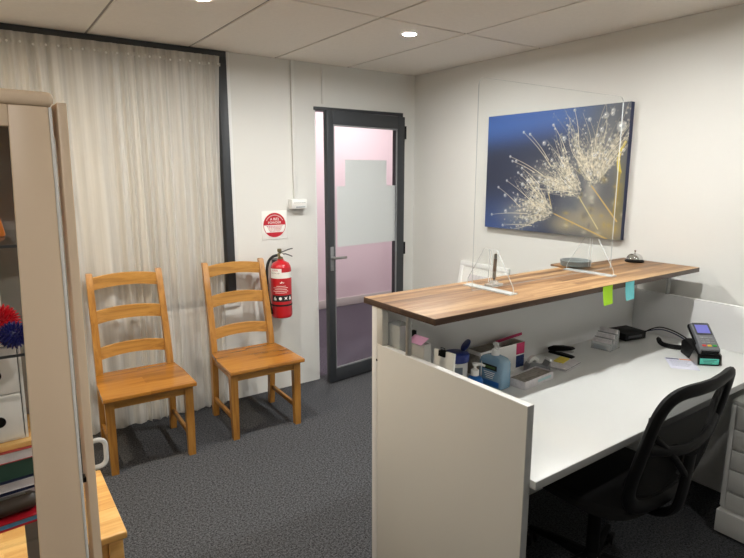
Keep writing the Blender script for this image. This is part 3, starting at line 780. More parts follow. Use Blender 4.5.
# ------------------------------------------------------------------ things on the desk
def open_box(b, sx, sy, h, t, m=None, slope=0):
    b.bx(-sx, sx, -sy, sy, 0, t, 0, m); b.bx(-sx, -sx + t, -sy, sy, t, h, 0, m); b.bx(sx - t, sx, -sy, sy, t, h - slope, 0, m)
    b.bx(-sx + t, sx - t, -sy, -sy + t, t, h, 0, m); b.bx(-sx + t, sx - t, sy - t, sy, t, h, 0, m)
G = 'clear holders along the desk side panel'
t = thing('brochure_holder', 'clear brochure holder with white leaflets behind the steel post', 'holder', (-1.772, -2.086, DZ + .0005), 0, G)
b = MB(); open_box(b, .030, .040, .305, .003); hb = b.build('case', 'clear', t)
b = MB(); b.bx(-.024, -.004, -.036, .032, .006, .232, .001); b.bx(-.002, .012, -.034, .036, .006, .222, .001); b.build('leaflets', 'paper', t)
t = thing('brochure_holder', 'clear holder with a pink note on top beside the steel post', 'holder', (-1.748, -2.176, DZ + .0005), math.radians(4), G)
b = MB(); open_box(b, .017, .042, .252, .003); b.build('case', 'frosted', t)
b = MB(); b.bx(-.012, .012, -.036, .036, .005, .235, .001); b.build('cards', 'paper', t)
b = MB(); b.box((-.010, -.002, .262), (.044, .072, .0012), (0, -.42, 0), 0); b.build('note', 'pink_note', t, label='pink sticky note')
b = MB(); b.bx(.006, .018, .034, .052, .252, .285, .002); b.build('binder_clip', 'black', t)
t = thing('notepad', 'white notepad held by a black binder clip, standing beside the blue-lidded tub', 'notepad', (-1.728, -2.282, DZ + .0005), math.radians(6))
b = MB(); b.box((0, 0, .122), (.010, .094, .235), (0, .07, 0), .001); b.build('pages', 'paper', t)
b = MB(); b.box((.0065, .006, .230), (.02, .030, .022), (0, .07, 0), .002); b.tube([(-.002, -.010, .238), (-.004, -.010, .254), (-.004, .008, .254), (-.002, .008, .238)], .0012, 6); b.build('binder_clip', 'black', t)
# wipes tub
t = thing('wipes_tub', 'white wipes tub with a royal blue flip lid behind the desk side panel', 'tub', (-1.512, -2.125, DZ + .0005), math.radians(-112))
b = MB(); b.lathe([(.0005, 0), (.044, 0), (.046, .003), (.046, .118), (.043, .122), (.0005, .122)], n=40); tb = b.build('tub', 'plastic_white', t)
def wrap(name, mat, parent, r, a0, a1, z0, z1, label=None):
    b = MB(); n = 20; b.sheet([[(r * math.cos(math.radians(a0 + (a1 - a0) * i / n)), r * math.sin(math.radians(a0 + (a1 - a0) * i / n)), z) for i in range(n + 1)] for z in (z0, z1)])
    return b.build(name, mat, parent, label=label)
wrap('label_patch', 'signred', tb, .0466, 265, 305, .05, .10, 'red label patch'); wrap('label_patch', 'printgrey', tb, .0466, 312, 372, .02, .105, 'grey label patch')
b = MB(); b.lathe([(.0005, .1225), (.051, .1225), (.052, .148), (.048, .153), (.030, .158), (.0005, .159)], n=40); ld = b.build('lid', 'blue_lid', t)
b = MB(); b.prism([(.024 * math.cos(2 * PI * k / 20), .030 + .024 * math.sin(2 * PI * k / 20) * 1.15) for k in range(20)], .006, frame((.0, .022, .156), (1, 0, 0), (0, .62, .78)), bev=.0015); b.build('flip_cap', 'blue_lid', ld)
# pump bottles
def pump_head(t, z, s=1.0, ang=0):
    b = MB(); b.lathe([(.0005, z), (.0165 * s, z), (.0165 * s, z + .022 * s), (.010 * s, z + .026 * s), (.0005, z + .026 * s)], n=24); col = b.build('collar', 'plastic_white', t)
    b = MB(); b.cyl((0, 0, z + .026 * s), (0, 0, z + .042 * s), .0055 * s, 14); b.lathe([(.0005, z + .041 * s), (.011 * s, z + .041 * s), (.012 * s, z + .05 * s), (.0005, z + .053 * s)], n=20)
    c, si = math.cos(ang), math.sin(ang); b.tube([(0, 0, z + .046 * s), (.022 * s * c, .022 * s * si, z + .0475 * s), (.040 * s * c, .040 * s * si, z + .041 * s)], [.0065 * s, .006 * s, .004 * s], 10)
    b.build('pump', 'plastic_white', col)
t = thing('lotion_bottle', 'small blue lotion bottle with a white pump, left of the blue gel bottle', 'bottle', (-1.515, -2.232, DZ + .0005), 0)
b = MB(); b.lathe([(.0005, 0), (.030, 0), (.033, .004), (.033, .070), (.027, .084), (.014, .091), (.0005, .092)], n=32); b.build('bottle_body', 'blue_deep', t); pump_head(t, .0925, .95, -.9)
t = thing('sanitizer_bottle', 'large rectangular blue hand gel bottle with a white pump on the desk', 'bottle', (-1.352, -2.186, DZ + .0005), math.radians(4))
b = MB(); rings = []
for z, w, d in ((0, .9, .85), (.004, .98, .97), (.012, 1, 1), (.098, 1, 1), (.112, .95, .95), (.122, .80, .82), (.128, .5, .6), (.130, .28, .5)):
    r_ = []
    for k in range(32):
        a = 2 * PI * k / 32; c, s_ = math.cos(a), math.sin(a)
        r_.append((.033 * d * math.copysign(abs(c) ** .35, c), .062 * w * math.copysign(abs(s_) ** .35, s_), z))
    rings.append(r_)
b.ring_loft(rings); sb = b.build('bottle_body', 'blue_liquid', t)
b = MB(); b.bx(-.0345, -.0338, -.036, .036, .074, .096, .0002); b.build('label_panel', 'printdark', sb, label='dark name panel')
b = MB(); b.bx(-.0345, -.0338, -.048, .034, .008, .030, .0002); b.build('label_panel', 'blue_deep', sb, label='deep blue foot of the label')
b = MB()
for k in range(4): b.bx(-.0345, -.0338, -.026 + .003 * k, .030 - .004 * k, .062 - .008 * k, .065 - .008 * k, 0)
b.bx(-.0345, -.0338, .040, .045, .012, .10, 0)
b.build('text_line', 'paper', sb)
b = MB(); b.bx(-.0352, -.0346, -.028, .028, .081, .089, 0); b.build('text_line', 'greentoy', sb)
pump_head(t, .1305, 1.0, -2.2)
# tissue / glove carton, open at the top
t = thing('tissue_box', 'open white tissue box with pink and navy print on its side, against the desk screen', 'box', (-1.228, -2.080, DZ + .0005), math.radians(1))
b = MB(); b.bx(-.14, .14, -.038, .038, 0, .003, 0)
for (x0, x1, y0, y1) in ((-.14, -.1385, -.038, .038), (.1385, .14, -.038, .038), (-.1385, .1385, -.038, -.0365), (-.1385, .1385, .0365, .038)): b.bx(x0, x1, y0, y1, .003, .122, 0)
bx_ = b.build('carton', 'paper', t)
b = MB(); b.bx(.086, .1398, -.0388, -.0382, .070, .1215, 0); b.build('print_patch', 'pinkbox', bx_, label='pink corner')
b = MB(); b.bx(.086, .1398, -.0388, -.0382, .010, .064, 0); b.build('print_patch', 'navyprint', bx_, label='navy mottled print')
b = MB(); b.bx(-.138, -.03, -.0388, -.0382, .008, .085, 0); b.build('print_patch', 'navyprint', bx_, label='navy mottled print')
b = MB(); b.bx(-.1406, -.1401, -.034, .034, .015, .105, 0); b.build('print_patch', 'kraft', bx_, label='grey end print')
b = MB(); b.bx(-.138, .0, -.036, .036, .118, .1215, .0005); b.build('flap', 'kraft', bx_, label='grey top flap')
b = MB(); b.bx(-.134, .134, -.034, .034, .004, .098, .006); b.build('contents', 'kraft', t)
t = thing('ruler', 'thin red ruler sticking out above the tissue box', 'ruler', (-1.13, -2.062, DZ + .122))
b = MB(); b.box((.0, 0, .0115), (.17, .005, .012), (0, -.06, 0), .001); b.build('ruler_strip', 'pinkbox', t)
# flat white carton with papers, tape dispenser
t = thing('flat_carton', 'low white carton with grey papers inside, in front of the tape dispenser', 'box', (-1.198, -2.246, DZ + .0005), math.radians(5))
b = MB(); b.bx(-.102, .102, -.042, .042, 0, .002, 0)
for q in ((-.102, -.1005, -.042, .042), (.1005, .102, -.042, .042), (-.1005, .1005, -.042, -.0405), (-.1005, .1005, .0405, .042)): b.bx(*q, .002, .033, 0)
cb = b.build('carton', 'book_white', t)
b = MB(); b.bx(-.01, .085, -.0428, -.0422, .011, .022, 0); b.build('print_patch', 'lightbluep', cb, label='pale blue print')
b = MB(); b.bx(-.098, .098, -.038, .038, .003, .029, .002); b.box((.02, .008, .031), (.13, .04, .003), (0, 0, .15), 0); b.box((-.03, -.008, .0325), (.10, .03, .002), (0, 0, -.1), 0); b.build('papers', 'kraft', t)
t = thing('tape_dispenser', 'grey and white desk tape dispenser behind the low white carton', 'tape dispenser', (-1.070, -2.176, DZ + .0005), math.radians(-18))
b = MB(); b.prism([(-.055, 0), (.055, 0), (.058, .042), (.051, .042), (.042, .018), (.022, .020), (.004, .036), (-.02, .046), (-.045, .042), (-.055, .026)], .044, frame((0, .022, 0), (1, 0, 0), (0, 0, 1)), bev=.003); b.build('body', 'greyplastic', t)
b = MB(); b.lathe([(.010, -.009), (.026, -.009), (.026, .009), (.010, .009)], (-.020, 0, .044), 28, rot=(PI / 2, 0, 0), closed=True); b.build('tape_roll', 'frosted', t)
b = MB(); b.bx(.0505, .0595, -.021, .021, .0425, .054, .001); b.build('cutter', 'plastic_white', t)
# notepads with a yellow note, stapler
t = thing('notepad', 'pale grey notepad lying flat under a yellow sticky pad', 'notepad', (-.920, -2.196, DZ + .0005), math.radians(11))
b = MB(); b.bx(-.077, .077, -.054, .054, 0, .006, .001); b.bx(-.075, .075, -.052, .052, .0065, .012, .001); b.build('pages', 'book_white', t)
b = MB(); b.bx(-.0775, .0775, -.0545, .0545, .0061, .0064, 0); b.build('cover', 'darkgrey', t)
t = thing('sticky_pad', 'small yellow sticky pad on top of the flat notepad', 'sticky pad', (-.896, -2.176, DZ + .0128), math.radians(14))
b = MB(); b.bx(-.038, .038, -.022, .022, 0, .006, .0005); b.build('pages', 'yellow_note', t)
t = thing('stapler', 'black stapler with its jaw open on the desk behind the notepad', 'stapler', (-.800, -2.105, DZ + .0005), math.radians(-84))
b = MB(); b.prism([(-.062, 0), (.062, 0), (.064, .005), (.05, .009), (-.03, .012), (-.062, .012)], .030, frame((0, .015, 0), (1, 0, 0), (0, 0, 1)), bev=.002); b.build('base', 'black', t)
b = MB(); b.prism([(-.066, .013), (-.03, .014), (.06, .040), (.064, .047), (.05, .052), (0, .047), (-.05, .036), (-.068, .026)], .026, frame((0, .013, 0), (1, 0, 0), (0, 0, 1)), bev=.003); b.build('arm', 'black', t)
b = MB(); b.prism([(-.03, .0135), (.058, .0265), (.058, .033), (-.03, .0145)], .016, frame((0, .008, 0), (1, 0, 0), (0, 0, 1))); b.build('magazine', 'steel', t)
# three-tier business card holder
t = thing('card_holder', 'stepped clear card holder with three rows of cards beside the black box', 'card holder', (-.520, -2.157, DZ + .0005), math.radians(-82))
b = MB(); b.bx(-.050, .050, -.055, .05, 0, .003, .0008)
for k in range(3):
    z0 = .004 + .020 * k; y0 = -.050 + .032 * k
    b.bx(-.050, .050, y0, y0 + .003, .003, z0 + .032, .0008); b.bx(-.050, .050, y0 + .020, y0 + .0225, .003, z0 + .046, .0008)
hc = b.build('tray', 'clear', t)
for k in range(3):
    z0 = .004 + .020 * k; y0 = -.050 + .032 * k
    b = MB(); b.bx(-.044, .044, y0 + .0045, y0 + .0185, z0, z0 + .050, .0008); cd = b.build('cards', 'book_white', t)
    b = MB(); b.bx(-.034, .012, y0 - .0006, y0 - .0002, z0 + .012, z0 + .016, 0); b.bx(-.034, .028, y0 - .0006, y0 - .0002, z0 + .004, z0 + .007, 0); b.build('text_line', 'printgrey', cd)
# black box with cables
t = thing('router_box', 'flat black electronic box in the back corner of the desk', 'box', (-.272, -2.112, DZ + .0005), math.radians(-10))
b = MB(); b.bx(-.070, .080, -.065, .065, .003, .042, .004); rb = b.build('casing', 'black', t)
b = MB(); b.bx(-.05, .05, -.0656, -.0652, .016, .028, 0); b.build('port_panel', 'darkgrey', rb)
for k, (mat, dz, lab) in enumerate((('bluecable', 0, 'dark blue cable arching from the black box to the payment terminal'), ('black', .012, 'black cable arching from the black box to the payment terminal'))):
    P = [(-.172, -2.150 - .012 * k, DZ + .022), (-.150, -2.175 - .012 * k, DZ + .032 + dz), (-.125, -2.225, DZ + .045 + dz), (-.125, -2.29, DZ + .040 + dz), (-.150, -2.365, DZ + .026 + dz), (-.205, -2.428 - .01 * k, DZ + .016 + dz)]
    b = MB(); b.tube(smooth(P), .0032, 8); o = b.build('cable', mat); tag(o, lab, 'cable')
# payment terminal in a dock, facing the chair side
t = thing('payment_terminal', 'grey card payment terminal with a lit lavender screen in a dock with a turquoise strip', 'payment terminal', (-.318, -2.512, DZ + .0005), math.radians(-43))
b = MB(); b.prism([(-.098, 0), (.095, 0), (.095, .060), (.055, .085), (-.055, .050), (-.100, .048)], .098, frame((-.049, 0, 0), (0, 1, 0), (0, 0, 1)), bev=.006); dk = b.build('dock', 'black', t)
b = MB(); b.bx(-.040, .040, -.1025, -.0995, .008, .034, .001); b.build('label_strip', 'teal', dk, label='turquoise strip')
b = MB()
for k in range(3): b.bx(-.03 + .004 * k, .030 - .009 * k, -.1029, -.1026, .027 - .007 * k, .029 - .007 * k, 0)
b.build('text_line', 'darkgrey', dk)
for s in (-1, 1):
    b = MB(); b.prism([(-.104, .004), (-.094, .002), (-.02, .004), (-.06, .060), (-.094, .050)], .004, frame((s * .0515 - .002, 0, 0), (0, 1, 0), (0, 0, 1)), bev=.001); b.build('side_trim', 'steel', dk)
an = .54
fr_ = frame((0, -.092, .056), (1, 0, 0), (0, math.cos(an), math.sin(an)))
def slab(name, x0, x1, y0, y1, z0, z1, mat, parent, bev=.001, label=None):
    b = MB(); b.prism([(x0, y0), (x1, y0), (x1, y1), (x0, y1)], z1 - z0, fr_ @ Matrix.Translation((0, 0, z0)), bev=bev); return b.build(name, mat, parent, label=label)
hs = slab('handset', -.042, .042, .0, .168, -.012, .026, 'terminal', t, .006)
b = MB(); b.prism([(-.043, .05), (.043, .05), (.045, .176), (-.045, .176)], .02, fr_ @ Matrix.Translation((0, 0, -.010)), bev=.005); b.build('shell', 'black', hs)
slab('screen_bezel', -.035, .035, .090, .166, .0262, .0275, 'darkgrey', hs, .0005)
slab('screen', -.028, .028, .100, .152, .0277, .0283, 'screen', hs, 0)
for k, (mat, lab) in enumerate((('keyred', 'red key'), ('keyyellow', 'yellow key'), ('keygreen', 'green key'))): slab('key', -.031 + .022 * k, -.014 + .022 * k, .018, .028, .0262, .029, mat, hs, .001, lab)
for i in range(3):
    for k in range(3): slab('key', -.028 + .020 * k, -.012 + .020 * k, .036 + .015 * i, .046 + .015 * i, .0262, .0285, 'greyplastic', hs, .001)
slab('card_slot', -.036, .036, -.004, .008, .0, .016, 'black', hs, .001)
b = MB(); b.tube(smooth([(.052, .03, .05), (.075, .03, .058), (.092, .02, .045), (.088, .01, .018), (.070, .02, .006), (.054, .04, .012)]), .0022, 8); b.build('lead', 'black', t)
# curved black strap lying left of the terminal
t = thing('curved_bar', 'curved black bar with an upturned end lying left of the payment terminal', 'bar', (-.262, -2.366, DZ + .0005), math.radians(-77))
b = MB(); P = [(-.072, .0, .036), (-.066, .0, .022), (-.048, -.002, .0135), (-.01, -.004, .0115), (.03, -.002, .014), (.062, .0, .020)]
b.tube(smooth(P), .0085, 10, flat=(.012, .0080)); b.build('strap', 'black', t)
b = MB(); b.box((-.074, 0, .038), (.016, .022, .012), (0, .4, 0), .003); b.build('end_cap', 'rubber', t)
# leaflet
t = thing('leaflet', 'pale leaflet with a blue and orange header lying in front of the terminal', 'leaflet', (-.456, -2.500, DZ + .0004), math.radians(-52.5))
b = MB(); b.bx(-.058, .058, -.078, .078, 0, .0008, 0); lf = b.build('sheet', 'leaflet', t)
b = MB(); b.bx(-.054, .0, .060, .074, .0009, .0011, 0); b.build('print_patch', 'bluecable', lf, label='blue header'); 
b = MB(); b.bx(.002, .050, .060, .074, .0009, .0011, 0); b.build('print_patch', 'orange', lf, label='orange header')
b = MB()
for k in range(6): b.bx(-.046, .040 - .008 * (k % 3), .044 - .016 * k, .047 - .016 * k, .0009, .0010, 0)
b.build('text_line', 'printgrey', lf)
# sheet of paper taped inside the side panel
b = MB(); rows = []
for k in range(9):
    s = k / 8; rows.append([(.0008 + .012 * s ** 2, -.05, .07 - .14 * s), (.0008 + .004 * s ** 2, .05, .07 - .14 * s)])
b.sheet(rows, thick=.0004); o = b.build('paper_sheet', 'paper', None, (-1.8098, -2.672, .875)); tag(o, 'white paper stuck inside the near end of the desk side panel', 'paper')

# ------------------------------------------------------------------ drawer pedestal by the right wall
t = thing('drawer_pedestal', 'off-white drawer pedestal beside the desk chair at the right edge', 'drawer unit', (-.415, -2.705, 0))
b = MB(); b.bx(.016, .335, -.62, -.001, .03, .615, .002); b.bx(.004, .336, -.625, 0, .6155, .632, .003); b.build('carcass', 'plastic_white', t)
b = MB(); b.bx(.002, .0155, -.022, -.002, .13, .612, .002); b.build('stile', 'greypanel', t)
for z0, z1 in ((.508, .609), (.412, .503), (.318, .407), (.215, .313), (.135, .205)):
    b = MB(); b.bx(-.001, .0155, -.600, -.024, z0, z1, .004); dr = b.build('drawer', 'plastic_white', t)
    b = MB(); b.bx(-.0085, -.0012, -.36, -.26, (z0 + z1) / 2 + .01, (z0 + z1) / 2 + .022, .002); b.build('handle', 'greyplastic', dr)
b = MB(); b.bx(-.022, .0150, -.62, .0, .012, .118, .004); b.build('plinth', 'plastic_white', t)

# ------------------------------------------------------------------ desk chair
oc = thing('office_chair', 'black mesh-backed office chair pushed up to the white desk', 'chair', (-1.168, -2.565, 0), math.radians(0))
b = MB()
for k in range(5):
    a = 2 * PI * k / 5 + .35; c, s = math.cos(a), math.sin(a)
    b.tube([(.02 * c, .02 * s, .105), (.14 * c, .14 * s, .098), (.29 * c, .29 * s, .075)], [.026, .020, .014], 10)
b.lathe([(.0005, .085), (.035, .085), (.035, .125), (.028, .14), (.0005, .14)], n=24); bs = b.build('star_base', 'black', oc)
for k in range(5):
    a = 2 * PI * k / 5 + .35; c, s = math.cos(a), math.sin(a)
    b = MB(); b.cyl((.29 * c - .012 * s, .29 * s + .012 * c, .028), (.29 * c - .028 * s, .29 * s + .028 * c, .028), .0275, 20); b.cyl((.29 * c + .012 * s, .29 * s - .012 * c, .028), (.29 * c + .028 * s, .29 * s - .028 * c, .028), .0275, 20)
    b.cyl((.29 * c - .012 * s, .29 * s + .012 * c, .028), (.29 * c + .012 * s, .29 * s - .012 * c, .028), .007, 10); b.cyl((.29 * c, .29 * s, .03), (.29 * c, .29 * s, .075), .009, 10); b.build('caster', 'rubber', bs)
b = MB(); b.cyl((0, 0, .14), (0, 0, .30), .025, 20); b.cyl((0, 0, .30), (0, 0, .41), .014, 16); b.build('gas_lift', 'black', oc)
b = MB(); b.bx(-.09, .09, -.13, .11, .405, .435, .008); b.tube([(.09, .02, .42), (.21, .03, .415)], .006, 8); b.build('tilt_mechanism', 'darkgrey', oc)
b = MB(); rings = []
for z, k in ((.436, .86), (.448, .97), (.475, 1.0), (.492, .97), (.500, .85), (.502, .4)):
    rings.append([(.245 * k * math.copysign(abs(math.cos(a)) ** .55, math.cos(a)), -.015 + .225 * k * math.copysign(abs(math.sin(a)) ** .55, math.sin(a)), z) for a in [2 * PI * i / 40 for i in range(40)]])
b.ring_loft(rings); b.build('seat', 'fabric', oc)
# back: bowed ring frame, stretched mesh, lumbar bar, spine
def back_pt(u, v):
    """u across -1..1, v from bottom 0 to top 1"""
    z = .50 + .459 * v - (.018 * (1 - u * u) * max(0, v - .5) * 2)
    y = -.225 - .105 * v ** 1.5 - .030 * (1 - u * u) - .018 * math.sin(PI * v)
    return Vector((.237 * u * (.90 + .10 * math.sin(PI * min(1, v * .9 + .05))), y, z))
loop = []
for i in range(72):
    a = 2 * PI * i / 72; c, s = math.cos(a), math.sin(a)
    loop.append(back_pt(math.copysign(abs(c) ** .42, c), .5 + .5 * math.copysign(abs(s) ** .42, s)))
b = MB(); b.tube(loop, .018, 12, closed=True, flat=(.027, .017)); bfm = b.build('back_frame', 'black', oc)
b = MB(); rows = []
for j in range(17):
    v = j / 16; rows.append([back_pt(-.97 + 1.94 * i / 16, .02 + .96 * v) for i in range(17)])
b.sheet(rows); b.build('mesh', 'mesh', bfm)
b = MB(); b.tube(smooth([back_pt(-.96, .56), back_pt(-.5, .50) + Vector((0, -.012, 0)), back_pt(0, .47) + Vector((0, -.016, 0)), back_pt(.5, .50) + Vector((0, -.012, 0)), back_pt(.96, .56)]), .014, 10, flat=(.012, .018)); b.build('lumbar_bar', 'black', bfm)
b = MB(); b.tube(smooth([(0, -.11, .425), (0, -.23, .43), (0, -.288, .47), (0, -.31, .56), (0, -.322, .69)]), .024, 12, flat=(.030, .014))
b.tube(smooth([(0, -.315, .60), (.10, -.318, .70), (.20, -.292, .80), (.228, -.30, .86)]), .012, 10); b.tube(smooth([(0, -.315, .60), (-.10, -.318, .70), (-.20, -.292, .80), (-.228, -.30, .86)]), .012, 10)
b.build('spine', 'black', oc)
b = MB(); rows = []
b.ring_loft([[(.19 * k * math.cos(a), -.208 - .02 * (1 - math.cos(a) ** 2) + dy, .585 + .075 * k * math.sin(a)) for a in [2 * PI * i / 30 for i in range(30)]] for k, dy in ((.8, -.012), (1, -.004), (1, .004), (.8, .012))]); b.build('lumbar_cushion', 'fabric', oc)
# something blue stored in the dark under the desk
t = thing('storage_bag', 'dark blue bag in the shadow under the desk', 'bag', (-1.55, -2.33, 0), .2)
b = MB(); rings = []
for z, k in ((0, .9), (.02, 1), (.16, 1.03), (.26, .95), (.30, .7)): rings.append([(.15 * k * math.copysign(abs(math.cos(a)) ** .5, math.cos(a)), .085 * k * math.copysign(abs(math.sin(a)) ** .5, math.sin(a)), z) for a in [2 * PI * i / 28 for i in range(28)]])
b.ring_loft(rings); b.build('bag_body', 'blueitem', t)
b = MB(); b.tube(smooth([(-.07, 0, .295), (-.06, 0, .36), (0, 0, .385), (.06, 0, .36), (.07, 0, .295)]), .008, 8); b.build('bag_handle', 'blueitem', t)
b = MB(); b.bx(.05, .13, -.092, -.0885, .10, .19, .001); b.build('patch', 'keyyellow', t, label='yellow patch')

# ------------------------------------------------------------------ glazed cream display cabinet at the left, door ajar
CX, CY = -2.877, -2.352        # near right corner
t = thing('display_cabinet', 'tall cream steel display cabinet with glass sides and its door ajar at the left edge', 'cabinet', (CX - .026, CY, 0)); TILT = math.radians(.95); t.rotation_euler = (0, TILT, 0)
W_, D_, Ht = .46, .42, 1.760
b = MB()
b.bx(-W_ - .004, .006, -.008, D_ + .004, Ht - .028, Ht, .010, seg=3); b.build('top_cap', 'cream_metal', t)
b = MB()
b.prism([(-.073, Ht - .0285), (-.004, Ht - .0285), (-.004, .06), (-.108, .06)], .020, frame((0, .020, 0), (1, 0, 0), (0, 0, 1)), bev=.002); b.bx(-W_, -W_ + .073, 0, .020, .06, Ht - .0285, .002)
b.bx(-W_ + .0735, -.0735, 0, .020, 1.690, Ht - .0285, .002); b.bx(-W_ + .0735, -.110, 0, .020, .06, .13, .002)
b.bx(-.0038, .0022, -.001, .010, .06, Ht - .0285, .0025, m='plastic_white')  # white strip paints in the light caught by the stile's rounded edge
b.build('near_frame', 'cream_metal', t)
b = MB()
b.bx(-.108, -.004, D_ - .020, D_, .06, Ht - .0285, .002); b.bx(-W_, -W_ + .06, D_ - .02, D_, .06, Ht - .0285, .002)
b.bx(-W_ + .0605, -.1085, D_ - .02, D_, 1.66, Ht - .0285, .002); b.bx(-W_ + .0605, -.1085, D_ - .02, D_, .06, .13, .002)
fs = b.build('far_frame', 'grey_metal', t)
b = MB()
for k in range(40): z = .30 + .034 * k; b.lathe([(.0005, 0), (.0022, 0), (.0022, .0006), (.0005, .0006)], (-.030, D_ - .0205, z), 8, rot=(PI / 2, 0, 0))
b.build('shelf_holes', 'black', fs)
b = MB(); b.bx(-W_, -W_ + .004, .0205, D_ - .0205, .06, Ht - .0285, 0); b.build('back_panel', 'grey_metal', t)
b = MB(); b.bx(-W_, -.002, .0, D_, .0, .0595, .002); b.bx(-W_ + .005, -.004, .021, D_ - .021, .060, .075, 0); b.build('plinth', 'cream_metal', t)
b = MB(); b.bx(-W_ + .070, -.070, .008, .012, .128, 1.692, 0); b.bx(-W_ + .058, -.106, D_ - .012, D_ - .008, .128, 1.662, 0); b.build('glass_pane', 'glass', t)
SH = [1.456, 1.226, .800]
for z in SH:
    b = MB(); b.bx(-W_ + .006, -.006, .024, D_ - .024, z - .006, z, .001, m='glass'); b.bx(-W_ + .006, -.006, .022, .0238, z - .006, z, 0, m='darkgrey' if z > 1 else 'glass'); b.build('shelf', None, t)
# door: hinged at the far end, near edge swung a little outwards
dh = (.0035, D_ - .004, 0); da = math.radians(1.2)
b = MB()
b.bx(0, .018, -.412, -.352, .075, 1.742, .002); b.bx(0, .018, -.06, 0, .075, 1.742, .002); b.bx(0, .018, -.3515, -.0605, 1.68, 1.742, .002); b.bx(0, .018, -.3515, -.0605, .075, .14, .002)
dd = b.build('door', 'cream_metal', t, dh, (0, 0, da))
b = MB(); b.bx(.007, .011, -.354, -.058, .138, 1.682, 0); b.build('glass_pane', 'glass', dd)
b = MB(); b.tube(smooth([(.0185, -.385, .925), (.036, -.385, .926), (.046, -.385, .936), (.047, -.385, .958), (.046, -.385, .98), (.036, -.385, .990), (.0185, -.385, .991)], 4), .0055, 10); b.build('handle', 'plastic_white', dd, label='white D-shaped handle')
b = MB(); b.bx(-.008, .0, -.395, -.375, .90, .912, .001); b.build('latch', 'black', dd)
for z in (1.125, .40):
    b = MB()
    for k in range(3): b.tube([(-.042 + .008 * k, D_ - .0225, z - .028), (-.042 + .008 * k, D_ - .0225, z + .028)], .0026, 8)
    b.bx(-.046, -.018, D_ - .0215, D_ - .0205, z - .022, z - .010, 0); b.bx(-.046, -.018, D_ - .0215, D_ - .0205, z + .010, z + .022, 0); b.build('hinge', 'darkgrey', t)
def inC(x, y, z): return (CX - .026 + x * math.cos(TILT) + z * math.sin(TILT), CY + y, z * math.cos(TILT) - x * math.sin(TILT))
# on the glass shelves
def spiky(name, loc, r, mat, lab, grp, n):
    t = thing(name, lab, 'ball', loc, .3, grp)
    b = MB(); b.lathe([(.0005, -r * .72)] + [(r * .72 * math.sin(PI * k / 14), -r * .72 * math.cos(PI * k / 14)) for k in range(1, 14)] + [(.0005, r * .72)], n=24); b.build('core', mat, t)
    b = MB(); ga = PI * (3 - math.sqrt(5))
    for i in range(n):
        z = 1 - 2 * (i + .5) / n; q = math.sqrt(1 - z * z); d = Vector((q * math.cos(ga * i), q * math.sin(ga * i), z)); b.tube([d * r * .68, d * r * .86, d * r * 1.0], [r * .10, r * .065, r * .02], 6)
    b.build('spikes', mat, t)
spiky('spiky_ball', inC(-.098, .066, SH[1] + .0315), .031, 'spikyblue', 'navy blue spiky massage ball on the glass shelf of the cabinet', 'spiky balls in the cabinet', 150)
spiky('spiky_ball', inC(-.122, .142, SH[1] + .0445), .044, 'spikyred', 'red spiky massage ball behind the navy one in the cabinet', 'spiky balls in the cabinet', 220)
spiky('spiky_ball', inC(-.152, .066, SH[1] + .0255), .025, 'orange', 'orange spiky massage ball beside the navy one in the cabinet', 'spiky balls in the cabinet', 130)
t = thing('toy_block', 'orange wedge on the upper glass shelf of the cabinet', 'toy', inC(-.135, .23, SH[0] + .0005), .2)
b = MB(); b.prism([(-.04, 0), (.04, 0), (.03, .055), (.005, .115), (-.03, .12)], .08, frame((0, .04, 0), (1, 0, 0), (0, 0, 1)), bev=.006); b.build('block', 'orange', t)
t = thing('bottle', 'olive green bottle on the middle glass shelf of the cabinet', 'bottle', inC(-.150, .335, SH[1] + .0005))
b = MB(); b.lathe([(.0005, 0), (.03, 0), (.032, .004), (.032, .10), (.02, .125), (.013, .135), (.013, .15), (.0005, .151)], n=24); b.build('bottle_body', 'greentoy', t)
b = MB(); b.lathe([(.0005, .1515), (.015, .1515), (.015, .172), (.0005, .173)], n=20); b.build('cap', 'black', t)
# bottom shelf: red folders, bag, stacked magazines, pine board, white drawer box
base = SH[2] + .0005
t = thing('folder', 'crimson folder lying under the stack of magazines in the cabinet', 'folder', inC(-.215, .205, base), .12)
b = MB(); b.bx(-.165, .16, -.13, .13, 0, .003, .001); b.bx(-.165, .16, -.13, .13, .016, .019, .001); b.bx(-.168, -.165, -.13, .13, 0, .019, .001); b.build('cover', 'folder_red', t)
b = MB(); b.bx(-.16, .155, -.125, .125, .0035, .0155, 0); b.build('pages', 'bluebag', t)
z = base + .020
t = thing('pouch', 'dark brown leather pouch lying on the crimson folder in the cabinet', 'pouch', inC(-.165, .120, z), .1)
b = MB(); rings = []
for x, k in ((-.10, .6), (-.09, .95), (0, 1), (.07, .97), (.085, .6)): rings.append([(x, .028 * k * math.cos(a), .020 + .0195 * k * math.sin(a)) for a in [2 * PI * i / 20 for i in range(20)]])
b.ring_loft(rings); b.build('pouch_body', 'brownbag', t); b = MB(); b.bx(-.085, .06, -.004, .004, .0392, .0412, .0005); b.build('zip', 'steel', t)
zz = z
